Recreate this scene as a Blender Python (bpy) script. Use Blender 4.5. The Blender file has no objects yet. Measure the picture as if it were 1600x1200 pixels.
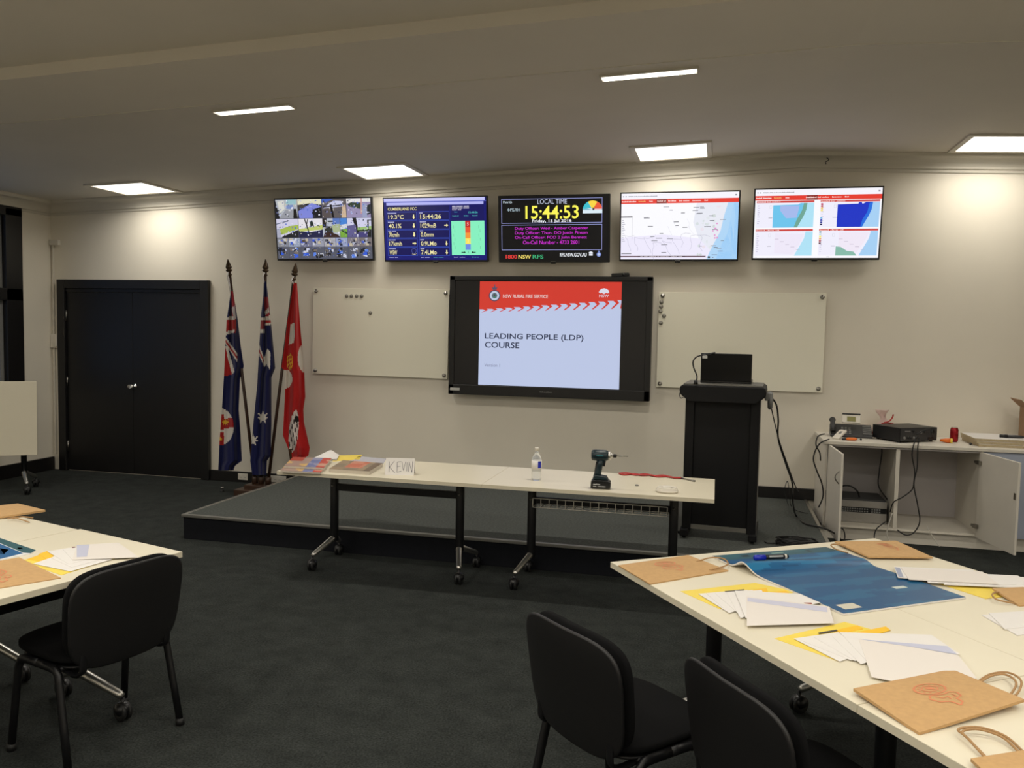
import bpy, math, random
from mathutils import Vector, Matrix
PI = math.pi
S = bpy.context.scene
COL = S.collection
random.seed(7)

# ---------------------------------------------------------------- camera, world, exposure
F = 1309.6
PITCH, YAW, ROLL = .0642, .2394, .0196
CAM = Vector((0.0, -8.135, 1.716))
def cam_axes():
    cy, sy = math.cos(YAW), math.sin(YAW)
    fw = Vector((-sy*math.cos(PITCH), cy*math.cos(PITCH), -math.sin(PITCH)))
    r0 = Vector((cy, sy, 0)); u0 = r0.cross(fw)
    c, s = math.cos(ROLL), math.sin(ROLL)
    return r0*c + u0*s, u0*c - r0*s, fw
RT, UP, FW = cam_axes()
cd = bpy.data.cameras.new('camera'); cd.sensor_width = 36; cd.lens = F/1600*36; cd.clip_end = 100
co = bpy.data.objects.new('camera', cd); COL.objects.link(co)
M = Matrix((RT, UP, -FW)).transposed().to_4x4(); M.translation = CAM
co.matrix_world = M
S.camera = co
S.view_settings.view_transform = 'Standard'; S.view_settings.look = 'None'
S.view_settings.gamma = 1; S.view_settings.use_curve_mapping = False
S.view_settings.exposure = 0.0
W = bpy.data.worlds.new('overcast_sky'); S.world = W; W.use_nodes = True
W.node_tree.nodes['Background'].inputs[0].default_value = (.42, .58, .9, 1)
W.node_tree.nodes['Background'].inputs[1].default_value = .42
LAMP_POWER = 9.5      # watts per panel of 0.6 m, thrown downwards
LAMP_FACE = 2.2        # brightness of the diffuser itself

def ray(px, py, axis, val):
    """point on the plane axis=val seen at that spot of the survey photograph (1600x1200)"""
    d = RT*((px-800)/F) - UP*((py-600)/F) + FW
    t = (val-CAM[axis])/d[axis]
    return CAM + d*t

# ---------------------------------------------------------------- materials
def lin(c):
    return tuple(((v/255)/12.92 if v/255 <= .04045 else ((v/255+.055)/1.055)**2.4) for v in c)
MATS = {}
def mat(name, rgb, rough=.5, metal=0.0, noise=0.0, nscale=30, bump=0.0, bscale=200, spec=.5, coat=0, alpha=None):
    if name in MATS: return MATS[name]
    m = bpy.data.materials.new(name); m.use_nodes = True
    n, l = m.node_tree.nodes, m.node_tree.links
    b = n['Principled BSDF']
    c = lin(rgb)
    b.inputs['Base Color'].default_value = (*c, 1)
    b.inputs['Roughness'].default_value = rough; b.inputs['Metallic'].default_value = metal
    b.inputs['Specular IOR Level'].default_value = spec
    b.inputs['Coat Weight'].default_value = coat
    if noise or bump:
        tc = n.new('ShaderNodeTexCoord')
    if noise:
        t = n.new('ShaderNodeTexNoise'); t.inputs['Scale'].default_value = nscale; t.inputs['Detail'].default_value = 5
        l.new(tc.outputs['Object'], t.inputs['Vector'])
        r = n.new('ShaderNodeValToRGB')
        r.color_ramp.elements[0].position = .3; r.color_ramp.elements[1].position = .7
        r.color_ramp.elements[0].color = (*[v*(1-noise) for v in c], 1)
        r.color_ramp.elements[1].color = (*[min(1, v*(1+noise)) for v in c], 1)
        l.new(t.outputs['Fac'], r.inputs['Fac']); l.new(r.outputs['Color'], b.inputs['Base Color'])
    if bump:
        t2 = n.new('ShaderNodeTexNoise'); t2.inputs['Scale'].default_value = bscale; t2.inputs['Detail'].default_value = 3
        l.new(tc.outputs['Object'], t2.inputs['Vector'])
        bp = n.new('ShaderNodeBump'); bp.inputs['Strength'].default_value = bump; bp.inputs['Distance'].default_value = .004
        l.new(t2.outputs['Fac'], bp.inputs['Height']); l.new(bp.outputs['Normal'], b.inputs['Normal'])
    MATS[name] = m; return m

def mottle(name, scale, amt):
    m = MATS[name]; n, l = m.node_tree.nodes, m.node_tree.links; b = n['Principled BSDF']
    src = b.inputs['Base Color'].links[0].from_socket
    tc = n.new('ShaderNodeTexCoord'); t = n.new('ShaderNodeTexNoise'); t.inputs['Scale'].default_value = scale; t.inputs['Detail'].default_value = 6
    t.inputs['Roughness'].default_value = .7
    l.new(tc.outputs['Object'], t.inputs['Vector'])
    mr = n.new('ShaderNodeMapRange'); mr.inputs[1].default_value = .3; mr.inputs[2].default_value = .7; mr.inputs[3].default_value = 1-amt; mr.inputs[4].default_value = 1+amt
    l.new(t.outputs['Fac'], mr.inputs[0])
    v = n.new('ShaderNodeVectorMath'); v.operation = 'SCALE'; l.new(src, v.inputs[0]); l.new(mr.outputs[0], v.inputs['Scale']); l.new(v.outputs[0], b.inputs['Base Color'])
def attr_mat(name, emit=None, rough=.5, spec=.4, sheen=0):
    m = bpy.data.materials.new(name); m.use_nodes = True
    n, l = m.node_tree.nodes, m.node_tree.links
    b = n['Principled BSDF']
    a = n.new('ShaderNodeAttribute'); a.attribute_name = 'col'
    if emit:
        b.inputs['Base Color'].default_value = (.01, .01, .01, 1); b.inputs['Roughness'].default_value = rough
        l.new(a.outputs['Color'], b.inputs['Emission Color']); b.inputs['Emission Strength'].default_value = emit
        b.inputs['Specular IOR Level'].default_value = spec
    else:
        l.new(a.outputs['Color'], b.inputs['Base Color']); b.inputs['Roughness'].default_value = rough
        b.inputs['Specular IOR Level'].default_value = spec; b.inputs['Sheen Weight'].default_value = sheen
    MATS[name] = m; return m

def emit_mat(name, rgb, s):
    m = bpy.data.materials.new(name); m.use_nodes = True
    b = m.node_tree.nodes['Principled BSDF']
    b.inputs['Base Color'].default_value = (.8, .8, .8, 1)
    b.inputs['Emission Color'].default_value = (*rgb, 1); b.inputs['Emission Strength'].default_value = s
    MATS[name] = m; return m

attr_mat('screen_pixels', 1.0, .35, .3)
attr_mat('projector_slide', .82, .35, .3)
attr_mat('printed_ink', None, .55, .3)
attr_mat('gloss_print', None, .33, .35)
attr_mat('flag_cloth', None, .8, .15, .1)
emit_mat('lamp_diffuser', (1.0, .95, .855), LAMP_FACE)
mat('wall_paint', (229, 222, 207), .6, bump=.08, bscale=120, noise=.015, nscale=3)
mat('ceiling_paint', (218, 211, 198), .75, noise=.02, nscale=2)
mat('trim_paint', (210, 204, 190), .55)
mat('carpet', (50, 53, 51), .95, noise=.45, nscale=110, bump=.9, bscale=420, spec=.1)
mat('stage_carpet', (82, 85, 82), .95, noise=.25, nscale=60, bump=.8, bscale=380, spec=.1)
mottle('carpet', 7, .28)
mat('stage_side', (14, 16, 22), .8, noise=.2, nscale=60, spec=.2)
mat('edge_metal', (128, 127, 122), .5, .8, noise=.05, nscale=40)
mat('aluminium', (200, 198, 192), .35, 1.0, noise=.05, nscale=40)
mat('chrome', (225, 225, 225), .12, 1.0)
mat('black_paint', (17, 16, 17), .42, noise=.1, nscale=12)
mat('black_metal', (17, 17, 19), .4, .2, noise=.1, nscale=40)
mat('black_plastic', (16, 16, 18), .35, noise=.1, nscale=60)
mat('black_gloss', (9, 9, 10), .3, spec=.35)
mat('display_glass', (30, 30, 33), .2, spec=.4)  # base lifted above black to stand in for reflections on the panel
mat('rack_metal', (150, 146, 140), .5, .3, noise=.04, nscale=40)
mat('dark_baseboard', (22, 20, 20), .4, noise=.1, nscale=20)
mat('black_fabric', (13, 13, 14), .95, noise=.25, nscale=300, bump=.4, bscale=900, spec=.15)
mat('chair_shell', (14, 13, 14), .5, noise=.1, nscale=80, bump=.1, bscale=500)
mat('rubber', (14, 14, 14), .6, noise=.1, nscale=50)
mat('laminate', (222, 214, 192), .38, noise=.012, nscale=5)
mat('laminate_edge', (214, 205, 182), .45, noise=.02, nscale=30)
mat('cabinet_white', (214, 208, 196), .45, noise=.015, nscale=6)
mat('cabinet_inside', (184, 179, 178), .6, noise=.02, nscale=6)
mat('cabinet_daylight_tint', (168, 176, 194), .42, noise=.02, nscale=6)  # bluish cast of daylight put into the door colour
mat('glass_board', (240, 236, 218), .06, noise=.008, nscale=2, spec=.5)
mat('steel', (150, 147, 140), .3, 1.0)
mat('magnet_silver', (132, 128, 118), .6, .2)
mat('kraft', (190, 152, 103), .8, noise=.06, nscale=60, bump=.1, bscale=300)
mat('kraft_cord', (166, 130, 88), .85, noise=.15, nscale=200)
mat('paper', (224, 220, 216), .7, noise=.01, nscale=20)
mat('paper_cream', (222, 215, 208), .7)
mat('window_film', (196, 196, 210), .2)
mat('yellow_card', (234, 208, 84), .6, noise=.03, nscale=20)
mat('orange_card', (240, 190, 40), .6)
mat('flag_wood', (58, 38, 26), .4, noise=.2, nscale=40)
mat('finial_brass', (70, 54, 36), .35, .6, noise=.2, nscale=40)
mat('white_plastic', (218, 212, 200), .4, noise=.01, nscale=30)
mat('grey_plastic', (120, 120, 118), .45, noise=.05, nscale=30)
mat('dark_grey', (46, 46, 48), .45, noise=.08, nscale=50)
mat('lectern_black', (8, 8, 10), .55, noise=.1, nscale=30, spec=.25)
mat('lectern_grey', (104, 102, 96), .5, .2, noise=.05, nscale=30)
mat('drill_teal', (13, 38, 46), .4, noise=.05, nscale=40)
mat('red_can', (150, 22, 30), .25, .5, noise=.15, nscale=40)
mat('red_band', (172, 46, 44), .6, noise=.12, nscale=150)
mat('orange_plastic', (226, 112, 30), .4)
mat('marker_blue', (26, 40, 170), .3)
mat('cable_black', (18, 18, 18), .5)
mat('cable_white', (190, 186, 176), .5)
mat('sticker', (190, 190, 186), .6)
mat('lcd_green', (138, 134, 84), .3)
mat('cardboard', (150, 118, 88), .8, noise=.06, nscale=50)
mat('page_edge', (200, 190, 176), .8, noise=.1, nscale=400)
mat('tan_edge', (176, 160, 128), .7, noise=.1, nscale=60)
def glass_mat(name, rgb, rough=.02, trans=1.0, ior=1.45):
    m = bpy.data.materials.new(name); m.use_nodes = True
    b = m.node_tree.nodes['Principled BSDF']
    b.inputs['Base Color'].default_value = (*lin(rgb), 1); b.inputs['Roughness'].default_value = rough
    b.inputs['Transmission Weight'].default_value = trans; b.inputs['IOR'].default_value = ior
    MATS[name] = m; return m
glass_mat('clear_plastic', (244, 246, 248), .08, .75, 1.2)
glass_mat('bag_film', (228, 205, 198), .35, .4, 1.2)
glass_mat('window_glass', (235, 240, 245), .0, 1.0, 1.02)

# ---------------------------------------------------------------- mesh builder
class MB:
    def __init__(s): s.v, s.f, s.m, s.c, s.names, s.sm = [], [], [], [], [], []
    def mi(s, name):
        if name not in s.names: s.names.append(name)
        return s.names.index(name)
    def add(s, vs, fs, m, col=None, smooth=False):
        k = len(s.v); s.v += [Vector(p) for p in vs]; i = s.mi(m)
        for j, f in enumerate(fs):
            s.f.append([k+q for q in f]); s.m.append(i)
            s.c.append(col[j] if isinstance(col, list) else (col or (.8, .8, .8))); s.sm.append(smooth)
        return s
    def box(s, c, d, m, rz=0, rx=0, ry=0, col=None):
        R = Matrix.Rotation(rz, 3, 'Z') @ Matrix.Rotation(ry, 3, 'Y') @ Matrix.Rotation(rx, 3, 'X')
        vs = [Vector(c) + R @ Vector((x*d[0]/2, y*d[1]/2, z*d[2]/2)) for x in (-1, 1) for y in (-1, 1) for z in (-1, 1)]
        return s.add(vs, [(0,1,3,2),(4,6,7,5),(0,4,5,1),(2,3,7,6),(0,2,6,4),(1,5,7,3)], m, col)
    def tube(s, pts, r, m, n=10, col=None, sx=1.0, closed=False):
        pts = [Vector(p) for p in pts]; L = len(pts)
        rs = r if isinstance(r, (list, tuple)) else [r]*L
        T = []
        for i in range(L):
            a = pts[max(i-1, 0)]; b = pts[min(i+1, L-1)]
            t = (b-a); T.append(t.normalized() if t.length > 1e-9 else Vector((0,0,1)))
        up = Vector((0,0,1)) if abs(T[0].z) < .9 else Vector((1,0,0))
        N = (up - T[0]*up.dot(T[0])).normalized(); vs = []
        for i in range(L):
            N = (N - T[i]*N.dot(T[i])); N = N.normalized() if N.length > 1e-6 else T[i].orthogonal().normalized()
            B = T[i].cross(N)
            for k in range(n):
                a = 2*PI*k/n; vs.append(pts[i] + N*(math.cos(a)*rs[i]*sx) + B*(math.sin(a)*rs[i]))
        fs = [(i*n+k, i*n+(k+1) % n, (i+1)*n+(k+1) % n, (i+1)*n+k) for i in range(L-1) for k in range(n)]
        fs += [tuple(range(n-1, -1, -1)), tuple(range((L-1)*n, L*n))]
        return s.add(vs, fs, m, col, True)
    def lathe(s, prof, m, o=(0,0,0), n=24, axis='z', col=None, R=None):
        o = Vector(o); vs = []
        for (r, z) in prof:
            for k in range(n):
                a = 2*PI*k/n; p = Vector((r*math.cos(a), r*math.sin(a), z))
                if axis == 'y': p = Vector((p.x, -p.z, p.y))
                if axis == 'x': p = Vector((p.z, p.x, p.y))
                if R: p = R @ p
                vs.append(o+p)
        L = len(prof)
        fs = [(i*n+k, i*n+(k+1) % n, (i+1)*n+(k+1) % n, (i+1)*n+k) for i in range(L-1) for k in range(n)]
        fs += [tuple(range(n-1, -1, -1)), tuple(range((L-1)*n, L*n))]
        return s.add(vs, fs, m, col, True)
    def prism(s, poly, m, depth, at=None, col=None, mtop=None):
        """poly: list of 3-D points of one face; extruded by the vector depth"""
        n = len(poly); a = [Vector(p) for p in poly]; d = Vector(depth); b = [p+d for p in a]
        s.add(a+b, [tuple(range(n-1, -1, -1))] + [(i, (i+1) % n, n+(i+1) % n, n+i) for i in range(n)], m, col)
        s.add(b, [tuple(range(n))], mtop or m, col)
        return s
    def grid(s, P, m, cols=None, smooth=True, close=False):
        """P[i][j] points"""
        I, J = len(P), len(P[0]); vs = [p for r in P for p in r]
        fs, cc = [], []
        for i in range(I-1):
            for j in range(J-1):
                fs.append((i*J+j, i*J+j+1, (i+1)*J+j+1, (i+1)*J+j))
                cc.append(cols[i][j] if cols else (.8,.8,.8))
        return s.add(vs, fs, m, cc, smooth)
    def sphere(s, c, r, m, n=12, sc=(1,1,1), col=None):
        vs, fs = [], []
        for i in range(n+1):
            t = PI*i/n
            for k in range(n*2):
                a = PI*k/n
                vs.append(Vector(c)+Vector((r*sc[0]*math.sin(t)*math.cos(a), r*sc[1]*math.sin(t)*math.sin(a), r*sc[2]*math.cos(t))))
        q = n*2
        for i in range(n):
            for k in range(q): fs.append((i*q+k, (i+1)*q+k, (i+1)*q+(k+1) % q, i*q+(k+1) % q))
        return s.add(vs, fs, m, col, True)
    def pad(s, w, h, t, m, ex=4, curv=0, bulge=.5, n=48, rings=8, taper=0, M4=None):
        """cushion: rounded rectangle w x h in x,z, thick t along y, curved in plan"""
        P = []
        def pt(a, k, side):
            c, q = math.cos(a), math.sin(a)
            x = math.copysign(abs(c)**(2/ex), c)*w/2*k; z = math.copysign(abs(q)**(2/ex), q)*h/2*k
            x *= 1 - taper*z/h
            y = side*t/2*(1-k**6*bulge) + curv*x*x
            return Vector((x, y, z))
        ks = [.02]+[i/rings for i in range(1, rings)]+[.97, 1]
        seq = [(k, -1) for k in ks] + [(k, 1) for k in reversed(ks)]
        vs = []
        for (k, sd) in seq:
            for i in range(n):
                p = pt(2*PI*i/n, k, sd); vs.append(M4 @ p if M4 else p)
        L = len(seq)
        fs = [(i*n+k, i*n+(k+1) % n, (i+1)*n+(k+1) % n, (i+1)*n+k) for i in range(L-1) for k in range(n)]
        fs += [tuple(range(n-1, -1, -1)), tuple(range((L-1)*n, L*n))]
        return s.add(vs, fs, m, None, True)
    def build(s, name, parent=None, bevel=0, loc=None):
        me = bpy.data.meshes.new(name)
        if loc is not None:
            loc = Vector(loc); s.v = [p-loc for p in s.v]
        me.from_pydata([tuple(p) for p in s.v], [], s.f)
        for nm in s.names: me.materials.append(MATS[nm])
        me.polygons.foreach_set('material_index', s.m)
        me.polygons.foreach_set('use_smooth', s.sm)
        a = me.attributes.new('col', 'FLOAT_COLOR', 'CORNER')
        d = []
        for p in me.polygons:
            c = s.c[p.index]
            d += [c[0], c[1], c[2], 1.0]*p.loop_total
        a.data.foreach_set('color', d)
        me.update()
        o = bpy.data.objects.new(name, me); COL.objects.link(o)
        if loc is not None: o.location = loc
        if parent: o.parent = parent
        if bevel:
            b = o.modifiers.new('bevel', 'BEVEL'); b.width = bevel; b.segments = 2; b.limit_method = 'ANGLE'; b.angle_limit = .9
        return o

def tag(o, label, cat, group=None, kind=None):
    o['label'] = label; o['category'] = cat
    if group: o['group'] = group
    if kind: o['kind'] = kind
    return o
def thing(name, label, cat, loc=(0,0,0), rz=0, group=None):
    o = bpy.data.objects.new(name, None); COL.objects.link(o); o.empty_display_size = .1
    o.location = loc; o.rotation_euler = (0, 0, rz)
    return tag(o, label, cat, group)
def struct(o): o['kind'] = 'structure'; return o
def dup(root, loc, rz, label, group=None):
    r = root.copy(); COL.objects.link(r); r.location = loc; r.rotation_euler = (0, 0, rz); r['label'] = label
    if group: r['group'] = group
    for ch in list(root.children):
        c = ch.copy(); COL.objects.link(c); c.parent = r
        for g in list(ch.children):
            d = g.copy(); COL.objects.link(d); d.parent = c
    return r
def smooth_path(pts, k=6):
    P = [Vector(p) for p in pts]; out = []
    for i in range(len(P)-1):
        a, b, c, d = P[max(i-1,0)], P[i], P[i+1], P[min(i+2, len(P)-1)]
        for j in range(k):
            t = j/k
            out.append(.5*((2*b)+(c-a)*t+(2*a-5*b+4*c-d)*t*t+(3*b-a-3*c+d)*t**3))
    return out+[P[-1]]

# text outlines as polygons in a unit box
_tc = {}
def text_polys(body, weight=0.0):
    key = (body, weight)
    if key in _tc: return _tc[key]
    cu = bpy.data.curves.new('t', 'FONT'); cu.body = body; cu.resolution_u = 3; cu.offset = weight
    o = bpy.data.objects.new('t', cu); COL.objects.link(o)
    dg = bpy.context.evaluated_depsgraph_get()
    me = bpy.data.meshes.new_from_object(o.evaluated_get(dg))
    vs = [(v.co.x, v.co.y) for v in me.vertices]; fs = [tuple(p.vertices) for p in me.polygons]
    bpy.data.objects.remove(o); bpy.data.curves.remove(cu); bpy.data.meshes.remove(me)
    x0 = min(v[0] for v in vs); x1 = max(v[0] for v in vs); y0 = min(v[1] for v in vs); y1 = max(v[1] for v in vs)
    r = ([((x-x0)/(x1-x0), (y-y0)/(y1-y0)) for x, y in vs], fs, (x1-x0)/(y1-y0))
    _tc[key] = r; return r

LEGIBLE = {'CUMBERLAND FCC','19.3°C','15:44:26','40.1%','1029mB','7kmh','0.0mm','17kmh','0.9LMo','WSW','7.4LMo','5','2','1','246°',
    'Penrith','44%RH','LOCAL TIME','15:44:53','Friday, 15 Jul 2016','Duty Officer: Wed - Amber Carpenter','Duty Officer: Thur- DO Justin Pinson',
    'On-Call Officer: FCO 2 John Bennett','On-Call Number - 4733 2601','1800','NSW','RFS','RFS.NSW.GOV.AU','NSW RURAL FIRE SERVICE',
    'LEADING PEOPLE (LDP)','COURSE','Version 1','makita'}
class Canvas:
    """flat artwork on a real screen or print: x right, y down, in its own units"""
    def __init__(s, fn, m, step=.00025, normal=(0,-1,0)):
        s.fn, s.m, s.step, s.n, s.mb, s.L = fn, m, step, Vector(normal), MB(), 0
    def up(s, k=1): s.L += k; return s
    def poly(s, pts, rgb):
        o = s.n*(s.L*s.step)
        s.mb.add([s.fn(x, y)+o for x, y in pts], [tuple(range(len(pts)))], s.m, lin(rgb)); return s
    def rect(s, x, y, w, h, rgb): return s.poly([(x,y),(x,y+h),(x+w,y+h),(x+w,y)], rgb)
    def frame(s, x, y, w, h, t, rgb):
        return s.rect(x,y,w,t,rgb).rect(x,y+h-t,w,t,rgb).rect(x,y+t,t,h-2*t,rgb).rect(x+w-t,y+t,t,h-2*t,rgb)
    def circ(s, x, y, r, rgb, n=28, ry=None, a0=0, a1=2*PI):
        ry = ry or r
        pts = [(x+r*math.cos(a0+(a1-a0)*k/n), y+ry*math.sin(a0+(a1-a0)*k/n)) for k in range(n+(1 if a1-a0 < 6.2 else 0))]
        if a1-a0 < 6.2: pts.append((x, y))
        return s.poly(pts, rgb)
    def ring(s, x, y, r0, r1, rgb, n=32, k=1.0):
        for i in range(n):
            a, b = 2*PI*i/n, 2*PI*(i+1)/n
            s.poly([(x+r*math.cos(t), y+r*k*math.sin(t)) for r, t in ((r0,a),(r0,b),(r1,b),(r1,a))], rgb)
        return s
    def line(s, pts, w, rgb):
        for (x0,y0), (x1,y1) in zip(pts, pts[1:]):
            dx, dy = x1-x0, y1-y0; l = math.hypot(dx, dy) or 1; nx, ny = -dy/l*w/2, dx/l*w/2
            s.poly([(x0+nx,y0+ny),(x0-nx,y0-ny),(x1-nx,y1-ny),(x1+nx,y1+ny)], rgb)
        return s
    def text(s, body, x, y, w, h, rgb, weight=0.0):
        """box: left x, top y, width w, height h"""
        if body not in LEGIBLE:                      # lettering too small to read in the photo: word-shaped marks
            n = len(body); q = w/n
            for k, ch in enumerate(body):
                if ch != ' ': s.rect(x+k*q, y+h*(.28 if ch in 'aceimnorsuvwxz' else .05), q*.72, h*(.62 if ch in 'aceimnorsuvwxz' else .88), rgb)
            return s
        vs, fs, _ = text_polys(body, weight); o = s.n*(s.L*s.step)
        s.mb.add([s.fn(x+a*w, y+(1-b)*h)+o for a, b in vs], fs, s.m, lin(rgb)); return s

# ---------------------------------------------------------------- room shell
XL, XR, YB, YF = -7.45, 5.6, 0.0, -12.2
RX, RZ, SLP = .67, 3.36, .037
def cz(x): return RZ - SLP*abs(x-RX)
def panel_poly(x0, x1, drop=0):
    xs = [x0] + ([RX] if x0 < RX < x1 else []) + [x1]
    return xs
b = MB(); b.add([(XL-.2,YF-.2,0),(XR+.2,YF-.2,0),(XR+.2,.2,0),(XL-.2,.2,0),(XL-.2,YF-.2,-.1),(XR+.2,YF-.2,-.1),(XR+.2,.2,-.1),(XL-.2,.2,-.1)],
    [(0,1,2,3),(7,6,5,4),(0,4,5,1),(1,5,6,2),(2,6,7,3),(3,7,4,0)], 'carpet')
struct(b.build('floor'))
def wall_pent(name, y0, y1):
    b = MB(); pts = [(XL-.2, y0, 0), (XR+.2, y0, 0), (XR+.2, y0, cz(XR+.2)), (RX, y0, RZ), (XL-.2, y0, cz(XL-.2))]
    b.prism(pts, 'wall_paint', (0, y1-y0, 0)); return struct(b.build(name))
wall_pent('wall_back', 0, .15)
wall_pent('wall_front', YF-.15, YF)
# left wall with a window opening
WY0, WY1, WZ0, WZ1 = -2.9, -.43, .95, 2.92
b = MB()
zl = cz(XL)
b.box((XL-.1, (WY1)/2, zl/2), (.2, -WY1, zl), 'wall_paint')
b.box((XL-.1, (YF+WY0)/2, zl/2), (.2, WY0-YF, zl), 'wall_paint')
b.box((XL-.1, (WY0+WY1)/2, WZ0/2), (.2, WY1-WY0, WZ0), 'wall_paint')
b.box((XL-.1, (WY0+WY1)/2, (WZ1+zl)/2), (.2, WY1-WY0, zl-WZ1), 'wall_paint')
struct(b.build('wall_left'))
b = MB(); zr = cz(XR); b.box((XR+.1, (YF)/2, zr/2), (.2, -YF, zr), 'wall_paint'); struct(b.build('wall_right'))
b = MB()
xs = [XL-.2, RX, XR+.2]
for i in range(2):
    x0, x1 = xs[i], xs[i+1]
    b.prism([(x0,YF-.2,cz(x0)),(x0,.2,cz(x0)),(x1,.2,cz(x1)),(x1,YF-.2,cz(x1))], 'ceiling_paint', (0,0,.12))
struct(b.build('ceiling'))
# shallow dropped beam across the room with a small lip on its far edge
b = MB(); D = .07
for i in range(2):
    x0, x1 = xs[i], xs[i+1]
    if i == 0: x0 = XL
    else: x1 = XR
    b.prism([(x0,-4.0,cz(x0)-D),(x0,-3.2,cz(x0)-D),(x1,-3.2,cz(x1)-D),(x1,-4.0,cz(x1)-D)], 'ceiling_paint', (0,0,D+.02))
    b.prism([(x0,-3.205,cz(x0)-D-.004),(x0,-3.19,cz(x0)-D-.004),(x1,-3.19,cz(x1)-D-.004),(x1,-3.205,cz(x1)-D-.004)], 'trim_paint', (0,0,D+.02))
struct(b.build('trim_1'))
# cornice along the back wall, and along the left wall
def cornice_prof():
    pr = [(0, -.15), (.012, -.15), (.014, -.125), (.03, -.12)]
    pr += [(.03+.085*(1-math.cos(t*PI/2/6)), -.12+.085*math.sin(t*PI/2/6)) for t in range(1, 7)]
    pr += [(.13, -.03), (.14, -.012), (.14, .02), (0, .02)]
    return pr
b = MB()
for i in range(2):
    x0, x1 = max(xs[i], XL), min(xs[i+1], XR)
    pr = cornice_prof(); n = len(pr)
    vs = [(x0, -d, cz(x0)+z) for d, z in pr] + [(x1, -d, cz(x1)+z) for d, z in pr]
    b.add(vs, [(k, n+k, n+(k+1) % n, (k+1) % n) for k in range(n)] + [tuple(range(n)), tuple(range(2*n-1, n-1, -1))], 'trim_paint')
struct(b.build('trim_2'))
b = MB(); pr = cornice_prof(); n = len(pr)
vs = [(XL+d, 0, zl+z) for d, z in pr] + [(XL+d, YF, zl+z) for d, z in pr]
b.add(vs, [(k, (k+1) % n, n+(k+1) % n, n+k) for k in range(n)] + [tuple(range(n-1, -1, -1)), tuple(range(n, 2*n))], 'trim_paint')
struct(b.build('trim_3'))
# baseboards
b = MB(); b.box(((-5.385-4.104)/2, -.012, .058), (5.385-4.104, .024, .116), 'dark_baseboard'); 
b.box(((-4.104+.92)/2, -.012, .25), (4.104+.92, .024, .106), 'dark_baseboard'); struct(b.build('baseboard_back', bevel=.004))
b = MB(); b.box((XL+.014, (YF-.02)/2, .075), (.028, -YF-.02, .15), 'dark_baseboard'); struct(b.build('baseboard_left', bevel=.004))

# window in the left wall
b = MB(); 
def wy(y0, y1, z0, z1, t=.09): b.box((XL-.02, (y0+y1)/2, (z0+z1)/2), (t, abs(y1-y0), z1-z0), 'black_paint')
wy(WY1-.22, WY1, WZ0, WZ1); wy(WY0, WY0+.1, WZ0, WZ1); wy(-1.8, -1.7, WZ0, WZ1)
wy(WY0, WY1, WZ0-.03, WZ0+.07); wy(WY0, WY1, WZ1-.08, WZ1+.02); wy(WY0, WY1, 1.93, 2.06)
wf = struct(b.build('window_1', bevel=.004))
b = MB(); b.box((XL-.06, (WY0+WY1)/2, (WZ0+WZ1)/2), (.006, WY1-WY0-.02, WZ1-WZ0-.02), 'window_glass'); b.build('window_pane', wf)
b = MB()
for y in (WY1-.245, -1.67): b.box((XL-.045, y, (WZ0+WZ1)/2), (.03, .05, WZ1-WZ0-.1), 'grey_plastic')
b.build('sash', wf)

# double door
dx0, dx1, dh = -7.34, -5.388, 2.192
b = MB(); fw_ = .10
b.box((dx0+fw_/2, -.025, dh/2), (fw_, .05, dh), 'black_paint'); b.box((dx1-fw_/2, -.025, dh/2), (fw_, .05, dh), 'black_paint')
b.box(((dx0+dx1)/2, -.025, dh-fw_/2), (dx1-dx0-2*fw_, .05, fw_), 'black_paint')
b.box(((dx0+dx1)/2, -.014, dh-fw_-.02), (dx1-dx0-2*fw_, .028, .04), 'black_paint')
door = struct(b.build('door_1', bevel=.006))
mid = (dx0+dx1)/2
for k, (a, c) in enumerate(((dx0+fw_+.004, mid-.002), (mid+.002, dx1-fw_-.004))):
    b = MB(); b.box(((a+c)/2, -.009, 1.03), (c-a, .016, 2.04), 'black_paint'); leaf = b.build('door_leaf', door, bevel=.002)
    hx = a+.0 if k == 0 else c
    for z in (.28, 1.02, 1.78):
        b = MB(); b.tube([(hx, -.022, z-.06), (hx, -.022, z+.06)], .008, 'steel', 8); b.build('hinge', leaf)
b = MB(); o = (mid+.02, -.02, 1.0)
b.lathe([(.0, 0), (.034, 0), (.034, .006), (.014, .012), (.012, .035), (.026, .045), (.031, .058), (.026, .07), (.0, .074)], 'chrome', o, 20, 'y')
b.lathe([(.0, 0), (.02, 0), (.02, .006), (.0, .007)], 'chrome', (mid-.055, -.018, 1.0), 16, 'y')
b.build('door_knob', door)

# ---------------------------------------------------------------- ceiling lights
def light_panel(cx, cy, wx, wy, label, gain=1.0):
    s = -SLP if cx > RX else SLP
    z = cz(cx)
    t = thing('ceiling_light', label, 'light', (cx, cy, z), 0, 'ceiling panel lights')
    t.rotation_euler = (0, -math.atan(s), 0)
    b = MB(); e = .045 if wy > .2 else .012
    for (x, y, dx, dy) in ((0, wy/2+e/2, wx+2*e, e), (0, -wy/2-e/2, wx+2*e, e), (wx/2+e/2, 0, e, wy), (-wx/2-e/2, 0, e, wy)):
        b.box((x, y, -.006), (dx, dy, .018), 'trim_paint')
    b.build('frame', t, bevel=.002)
    b = MB(); b.box((0, 0, -.0045), (wx, wy, .006), 'lamp_diffuser'); b.build('diffuser', t)
    ld = bpy.data.lights.new('lamp', 'AREA'); ld.shape = 'RECTANGLE'; ld.size = wx*.96; ld.size_y = wy*.96
    ld.energy = LAMP_POWER*wx*wy/.336*gain; ld.color = (1.0, .945, .84); ld.spread = math.radians(160)
    lo = bpy.data.objects.new('lamp', ld); COL.objects.link(lo); lo.parent = t; lo.location = (0, 0, -.009)
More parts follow.
